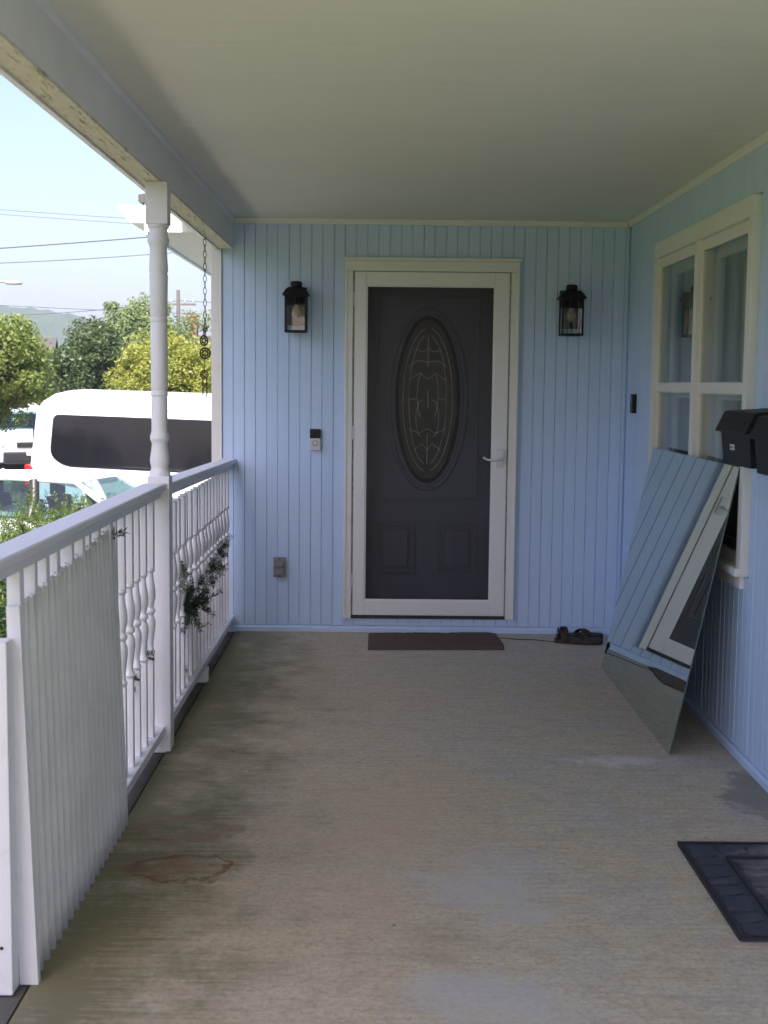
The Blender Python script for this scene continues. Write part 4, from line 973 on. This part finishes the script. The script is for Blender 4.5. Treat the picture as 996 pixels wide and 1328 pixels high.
def van():
    v = empty('passenger_van', (-4.46, 10.45, -1.12), R(-15)); v.rotation_euler = (0, R(1.1), R(-15)); tag(v, 'tall white passenger van with long dark tinted side windows', 'van')
    half = [(.0, .30), (.80, .30), (.93, .38), (.99, .62), (1.00, .95), (.985, 1.30), (.945, 2.20), (.90, 2.33), (.79, 2.43), (.57, 2.475), (.28, 2.49), (0, 2.495)]
    ringp = half + [(-a, b) for a, b in half[-2:0:-1]]
    def ztop(x): return np.interp(x, [0, 3.95, 4.35, 5.0, 5.5, 5.62], [2.5, 2.5, 2.25, 1.40, 1.18, .85])
    rings = []
    for x, sc in ((0.0, .90), (.02, .955), (.07, .985), (.16, 1.0), (.45, 1), (1.2, 1), (2.2, 1), (3.3, 1), (3.95, 1), (4.2, .995), (4.5, .985), (4.8, .975), (5.1, .96), (5.4, .92), (5.55, .85), (5.62, .70)):
        rg = []
        for a, b in ringp:
            off = np.interp(b, [0, 1.2, 1.7, 2.2, 2.38, 2.5], [0.03, 0, .04, .10, .20, .42]) * max(0, 1 - x / .9)
            rg.append((x + off, a * sc, min(b, ztop(x)) if b > .9 else b))
        rings.append(rg)
    m = MB(); m.loft(rings); body = m.build('body', CARW, v, 35)
    def side_y(z): return -(.985 + (.945 - .985) * (z - 1.30) / .9)
    def panel(name, poly, mat, out=.006, parent=v, th=.008):
        m = MB(); n = len(poly); a = [(p[0], side_y(p[1]) - out, p[1]) for p in poly]; b = [(p[0], side_y(p[1]) - out + th + .004, p[1]) for p in poly]
        m.add(a + b, [tuple(range(n)), tuple(range(n, 2 * n))[::-1]] + [(i, (i + 1) % n, n + (i + 1) % n, n + i) for i in range(n)]); return m.build(name, mat, parent)
    panel('side_window', rounded_poly([(.36, 1.62), (.58, 1.50), (1.407, 1.49), (1.407, 2.16), (.40, 2.16)], [.16, .12, .006, .006, .09]), TINT)
    panel('side_window', rounded_poly([(1.411, 1.49), (2.628, 1.49), (2.628, 2.16), (1.411, 2.16)], .006), TINT)
    panel('side_window', rounded_poly([(2.632, 1.49), (3.70, 1.49), (3.70, 2.16), (2.632, 2.16)], .006), TINT)
    panel('side_window', rounded_poly([(3.80, 1.45), (4.72, 1.42), (4.30, 2.05), (3.80, 2.10)], .05), TINT)
    # far-side windows
    for x0, x1 in ((.36, 1.40), (1.415, 2.62), (2.64, 3.70)):
        m = MB(); m.add([(x0, -side_y(1.5) + .006, 1.5), (x1, -side_y(1.5) + .006, 1.5), (x1, -side_y(2.15) + .006, 2.15), (x0, -side_y(2.15) + .006, 2.15), (x0, -side_y(1.5) - .003, 1.5), (x1, -side_y(1.5) - .003, 1.5), (x1, -side_y(2.15) - .003, 2.15), (x0, -side_y(2.15) - .003, 2.15)], [(0, 1, 2, 3), (7, 6, 5, 4), (0, 4, 5, 1), (1, 5, 6, 2), (2, 6, 7, 3), (3, 7, 4, 0)]); m.build('side_window', TINT, v)
    panel('glass_surround', rounded_poly([(.345, 1.615), (.575, 1.482), (3.71, 1.482), (3.71, 2.168), (.385, 2.168)], [.16, .12, .02, .02, .09]), CARB, .003)
    panel('door_track', [(.62, 1.345), (1.32, 1.345), (1.32, 1.362), (.62, 1.362)], CARB, .003)
    for xs in (1.405, 2.63): panel('door_seam', [(xs, .55), (xs + .006, .55), (xs + .006, 1.485), (xs, 1.485)], CARB, .002) if False else None
    panel('door_seam', [(1.406, 1.31), (1.412, 1.31), (1.412, 1.488), (1.406, 1.488)], CARB, .002); panel('door_seam', [(1.406, 2.162), (1.412, 2.162), (1.412, 2.195), (1.406, 2.195)], CARB, .002)
    panel('door_handle', [(1.20, 1.36), (1.30, 1.36), (1.30, 1.40), (1.20, 1.40)], CARW, .02, v, .02)
    # roof rain gutter
    m = MB(); m.tube([(.5, -.92, 2.275), (3.9, -.92, 2.275)], .010, 6); m.build('roof_rib', CARW, v)
    # tail lights, rear door glass, bumper
    for s in (-1, 1):
        m = MB(); pts = rounded_poly([(-.012, 1.10), (.13, 1.10), (.14, 1.40), (.06, 1.485), (-.012, 1.49)], [.01, .02, .05, .04, .01]); n = len(pts)
        a = [(p[0], s * (1.005 - .02 * max(0, (1 - p[0] / .14))), p[1]) for p in pts]; b = [(p[0], s * .88, p[1]) for p in pts]
        m.add(a + b, [tuple(range(n)), tuple(range(n, 2 * n))[::-1]] + [(i, (i + 1) % n, n + (i + 1) % n, n + i) for i in range(n)]); m.build('tail_light', REDL, v)
        m = MB(); m.box(-.012, .05, s * .42 - .36, s * .42 + .36, 1.5, 2.0, .01); m.build('rear_window', TINT, v)
    m = MB(); m.box(-.10, .10, -.95, .95, .36, .60, .03); m.build('bumper', CARB, v)
    for x in (1.05, 4.65):
        for s in (-1, 1): wheel(v, x, s * .90, .35, .22, s)
van()

def car(loc, rz, label, cat, name, hs=1.0, greenhouse=(.62, 1.42, 2.1, 2.95, 3.62), belt=.97, roofz=1.44, suv=False):
    """local +X is the front. hs scales heights."""
    c = empty(name, loc, rz); tag(c, label, cat)
    gx0, gx1, gxm, gx2, gx3 = greenhouse
    prof = [(.62, .18), (.84, .22), (.895, .42), (.905, .66), (.885, .86), (.80, .955), (.45, .985), (0, .99)]
    ringp = [(0, .18)] + prof + [(-a, b) for a, b in prof[-2::-1]]
    rings = []
    for x, sw, zt, zl in ((-.03, .72, .74, .40), (.05, .86, .88, .30), (.25, .95, .97, .20), (.8, .99, .99, .18), (2.0, 1, .97, .18), (3.4, 1, .975, .18), (3.75, .99, .955, .18), (4.2, .95, .88, .20), (4.5, .86, .76, .25), (4.62, .72, .66, .34)):
        rg = []
        for a, b in ringp:
            t = (b - .18) / .81; rg.append((x, a * sw, (zl + t * (zt - zl)) * hs))
        rings.append(rg)
    m = MB(); m.loft(rings); m.build('body', CARW, c, 40)
    B = belt * hs; T = roofz * hs
    wb, wt = .815, .585
    # roof shell
    rr = []
    for x, dz in ((gx1 - .05, .075), (gx1 + .15, .03), (gxm, 0), (gx2 - .25, .018), (gx2, .065)):
        rr.append([(x, wt * s, T - dz - (.045 if abs(s) == 1 else .012 if abs(s) > .8 else 0)) for s in (-1, -.85, -.4, 0, .4, .85, 1)] + [(x, wt * s * .97, T - dz - .075) for s in (1, .4, 0, -.4, -1)])
    m = MB(); m.loft(rr); m.build('roof', CARW if not suv else CARW, c, 40)
    def P(x, s, up):   # point on the side plane
        return (x, s * (wb + (wt - wb) * up), B + (T - .07 - B) * up)
    for s in (-1, 1):
        for (xa, xb, rad, mat) in ((gx3 - .02, gx2, .035, CARW), (gx0 + .02, gx1 - .02, .055, CARW), ((gx1 + gx2) / 2 + .31, (gx1 + gx2) / 2 + .25, .06, CARB)):
            m = MB(); m.tube([P(xa, s, -.05), P((xa + xb) / 2 + (.03 if xa > xb else 0), s, .5), P(xb, s, 1.0)], rad, 8); m.build('pillar', mat, c, 60)
        m = MB(); m.tube([P(gx1 - .02, s, 1.0), P(gxm, s, 1.06), P(gx2, s, 1.0)], .03, 8); m.build('roof_rail', CARW, c, 60)
        xb_ = (gx1 + gx2) / 2 + .28
        for poly in ([P(gx0 + .28, s, .03), P(xb_ - .06, s, .03), P(xb_ - .08, s, .95), P(gx1 + .02, s, .95)], [P(xb_ + .06, s, .03), P(gx3 - .12, s, .03), P(gx2 - .02, s, .95), P(xb_ + .02, s, .95)]):
            m = MB(); q = [(p[0], p[1] - s * .006, p[2]) for p in poly]; m.add(poly + q, [(0, 1, 2, 3), (7, 6, 5, 4), (0, 4, 5, 1), (1, 5, 6, 2), (2, 6, 7, 3), (3, 7, 4, 0)]); m.build('side_window', CARGLASS, c)
        m = MB(); m.box(gx3 - .25, gx3 - .10, s * .96 - .10, s * .96 + .10, B + .0, B + .13, .03); m.build('wing_mirror', CARW, c)
        m = MB(); m.tube([P(gx0 + .2, s * 1.012, .0), P((gx0 + gx3) / 2, s * 1.012, .0), P(gx3, s * 1.012, .0)], .012, 6); m.build('belt_trim', CARB, c)
    for (xa, xb, nm, mt) in ((gx3, gx2 + .01, 'windscreen', CARGLASS), (gx0, gx1 - .03, 'rear_window', CARGLASS)):
        m = MB(); q = [(xa, -wb + .06, B), (xa, wb - .06, B), (xb, wt - .03, T - .075), (xb, -wt + .03, T - .075)]; m.add(q + [(p[0] - .004, p[1], p[2] - .006) for p in q], [(0, 1, 2, 3), (7, 6, 5, 4), (0, 4, 5, 1), (1, 5, 6, 2), (2, 6, 7, 3), (3, 7, 4, 0)]); m.build(nm, mt, c)
    for sx_ in ((gx1 + gx2) / 2 + .05, gx1 - .02):
        for s in (-.36, .36):
            m = MB(); x0 = sx_
            m.loft([[(x0 + dx + k * .02, s + w_ * .24, z_ * hs) for dx, w_ in ((0, -1), (.10, -.9), (.12, 0), (.10, .9), (0, 1), (-.04, 0))] for k, z_ in ((4, .55), (2, .85), (0, 1.05), (-1, 1.12))]); m.box(x0 - .04, x0 + .06, s - .12, s + .12, 1.13 * hs, 1.30 * hs, .03); m.build('seat', SEAT, c, 60)
    for x in (.85, 3.72):
        for s in (-1, 1): wheel(c, x, s * .82, .33 * (1.1 if suv else 1), .21, s)
    for s in (-1, 1):
        m = MB(); m.box(4.30, 4.58, s * .62 - .16, s * .62 + .16, .62 * hs, .74 * hs, .03); m.build('headlight', HEADL, c)
        m = MB(); m.box(-.04, .12, s * .66 - .15, s * .66 + .15, .68 * hs, .84 * hs, .03); m.build('tail_light', REDL, c)
    m = MB(); m.box(4.45, 4.66, -.40, .40, .60 * hs, .72 * hs, .03); m.build('grille', CARB, c)
    m = MB(); m.box(4.40, 4.70, -.74, .74, .26 * hs, .50 * hs, .05); m.build('lower_grille', CARB, c)
    m = MB(); m.box(4.703, 4.715, -.155, .155, .42 * hs, .55 * hs, .003); m.build('number_plate', PLATE, c)
    return c
car((-6.20, 8.30, -1.04), R(-13), 'white sedan with grey pillars parked between the shrubs and the van', 'car', 'parked_sedan')
car((-11.0, 31.2, -1.02), R(-68), 'tall white car with dark bumper and cream number plate facing the porch', 'car', 'parked_suv', 1.18, (.25, .9, 2.0, 2.75, 3.45), suv=True)

# ------------------------------------------------------------------ poles, wires, street lamp, neighbour houses
up_ = empty('utility_pole', (-8.6, 48, -1.06)); tag(up_, 'wooden utility pole with crossarm among the thin tree', 'pole')
m = MB(); m.lathe([(.10, 0), (.09, 3), (.075, 6.4)], (0, 0), 14); m.build('pole', WOODP, up_, 40)
m = MB(); m.box(-.75, .75, -.04, .04, 5.76, 5.85, .01); m.build('crossarm', WOODP, up_)
for k in (-.65, -.3, .3, .65):
    m = MB(); m.lathe([(.03, 5.875), (.05, 5.91), (.03, 5.95), (.045, 5.98), (.02, 6.02)], (k, 0), 10); m.build('insulator', LAMPM, up_, 40)
def wire(a, b, sag, label, r=.016):
    a, b = Vector(a), Vector(b); m = MB(); m.tube([a + (b - a) * (k / 24) + Vector((0, 0, -sag * 4 * (k / 24) * (1 - k / 24))) for k in range(25)], r, 6)
    tag(m.build('power_line', WIREM, None, 60), label, 'cable', 'overhead power lines')
sl = empty('street_lamp', (-17.2, 42, -1.06)); tag(sl, 'street lamp with curved arm reaching above the olive tree', 'street lamp')
m = MB(); m.lathe([(.12, 0), (.10, 2), (.07, 6.2)], (0, 0), 14); m.build('pole', LAMPM, sl, 40)
m = MB(); m.tube([(0, 0, 6.0), (.8, 0, 6.25), (2.0, 0, 6.30), (3.05, 0, 6.22)], [.05, .045, .04, .04], 8); m.build('arm', LAMPM, sl, 60)
m = MB(); m.lathe([(.02, -.09), (.13, -.07), (.15, -.01), (.11, .05), (.03, .08)], (0, 0), 16, 2.2, 1); o = m.build('lamp_head', LAMPM, sl, 50, (3.3, 0, 6.20))
wire((-11.2, 22, 4.25), (-2.0, 22, 5.05), .05, 'dark overhead cable rising towards the gutter', .013)
wire((-11.2, 22.4, 4.05), (-2.0, 24, 4.9), .12, 'thin overhead cable just below the rising dark one', .010)
wire((-20, 30, 7.05), (-2, 30, 5.9), .15, 'high overhead cable sloping down towards the column', .008)
wire((-20, 31, 6.9), (-2, 31, 5.8), .05, 'lowest of the high overhead cables sloping to the column', .008)
wire((-22, 48, 4.25), (-8.6, 48, 4.9), .35, 'overhead cable passing in front of the wooded hill to the pole', .016)
wire((-8.6, 48, 4.9), (12, 48, 5.3), .35, 'overhead cable running from the pole behind the chain ornament', .016)
wire((-20, 32, 4.2), (-4, 30, 3.4), .1, 'faint overhead cable crossing the sky just above the wooded hill', .009)

def far_house(x, y, w, dpt, hw, hr, label, chimney=None, rz=0):
    h = empty('neighbour_house', (x, y, -1.06), rz); tag(h, label, 'house')
    m = MB(); m.box(-w / 2, w / 2, -dpt / 2, dpt / 2, 0, hw); m.prism([(-dpt / 2, hw), (dpt / 2, hw), (0, hr)], -w / 2, w / 2, 0); m.build('wall', HOUSEW, h)
    m = MB()
    for s in (-1, 1):
        a = Vector((0, s * (dpt / 2 + .4), hw - .2 * (hr - hw) / (dpt / 2) * 2)); b = Vector((0, 0, hr)); 
        m.add([(-w / 2 - .3, a.y, a.z), (w / 2 + .3, a.y, a.z), (w / 2 + .3, 0, hr + .02), (-w / 2 - .3, 0, hr + .02), (-w / 2 - .3, a.y, a.z + .12), (w / 2 + .3, a.y, a.z + .12), (w / 2 + .3, 0, hr + .16), (-w / 2 - .3, 0, hr + .16)], [(0, 1, 2, 3), (4, 7, 6, 5), (0, 4, 5, 1), (1, 5, 6, 2), (2, 6, 7, 3), (3, 7, 4, 0)])
    rf = m.build('roof', ROOFM, h)
    if chimney:
        cx, ct = chimney; m = MB(); m.box(cx - .28, cx + .28, -.35, .35, hw, ct, .01); m.box(cx - .33, cx + .33, -.4, .4, ct - .16, ct - .04, .01); m.build('chimney', BRICK, rf)
    for k in range(4):
        xx = -w / 2 + w * (k + .5) / 4; m = MB(); m.box(xx - .45, xx + .45, -dpt / 2 - .03, -dpt / 2 + .02, .9, 2.2); f_ = m.build('window', WHITE, h)
        m = MB(); m.box(xx - .38, xx + .38, -dpt / 2 - .04, -dpt / 2 - .031, .97, 2.13); m.build('pane', TINT, f_)
far_house(-9.3, 64, 9, 7, 2.7, 4.9, 'white house with red brick chimney behind the yellow green trees', (-1.0, 6.2))
far_house(-18.2, 48, 8, 6, 2.5, 4.2, 'low white house behind the olive tree', None, .15)

# ------------------------------------------------------------------ haze
hz = NT('thin_summer_haze'); pv = hz.n('VolumePrincipled'); pv.inputs['Color'].default_value = (.72, .84, 1, 1); pv.inputs['Density'].default_value = .00042
hz.link(pv.outputs[0], hz.out.inputs['Volume'])
m = MB(); m.box(-700, 700, -300, 1100, -3.2, 60); hb = m.build('haze', hz.m); tag(hb, kind='stuff')
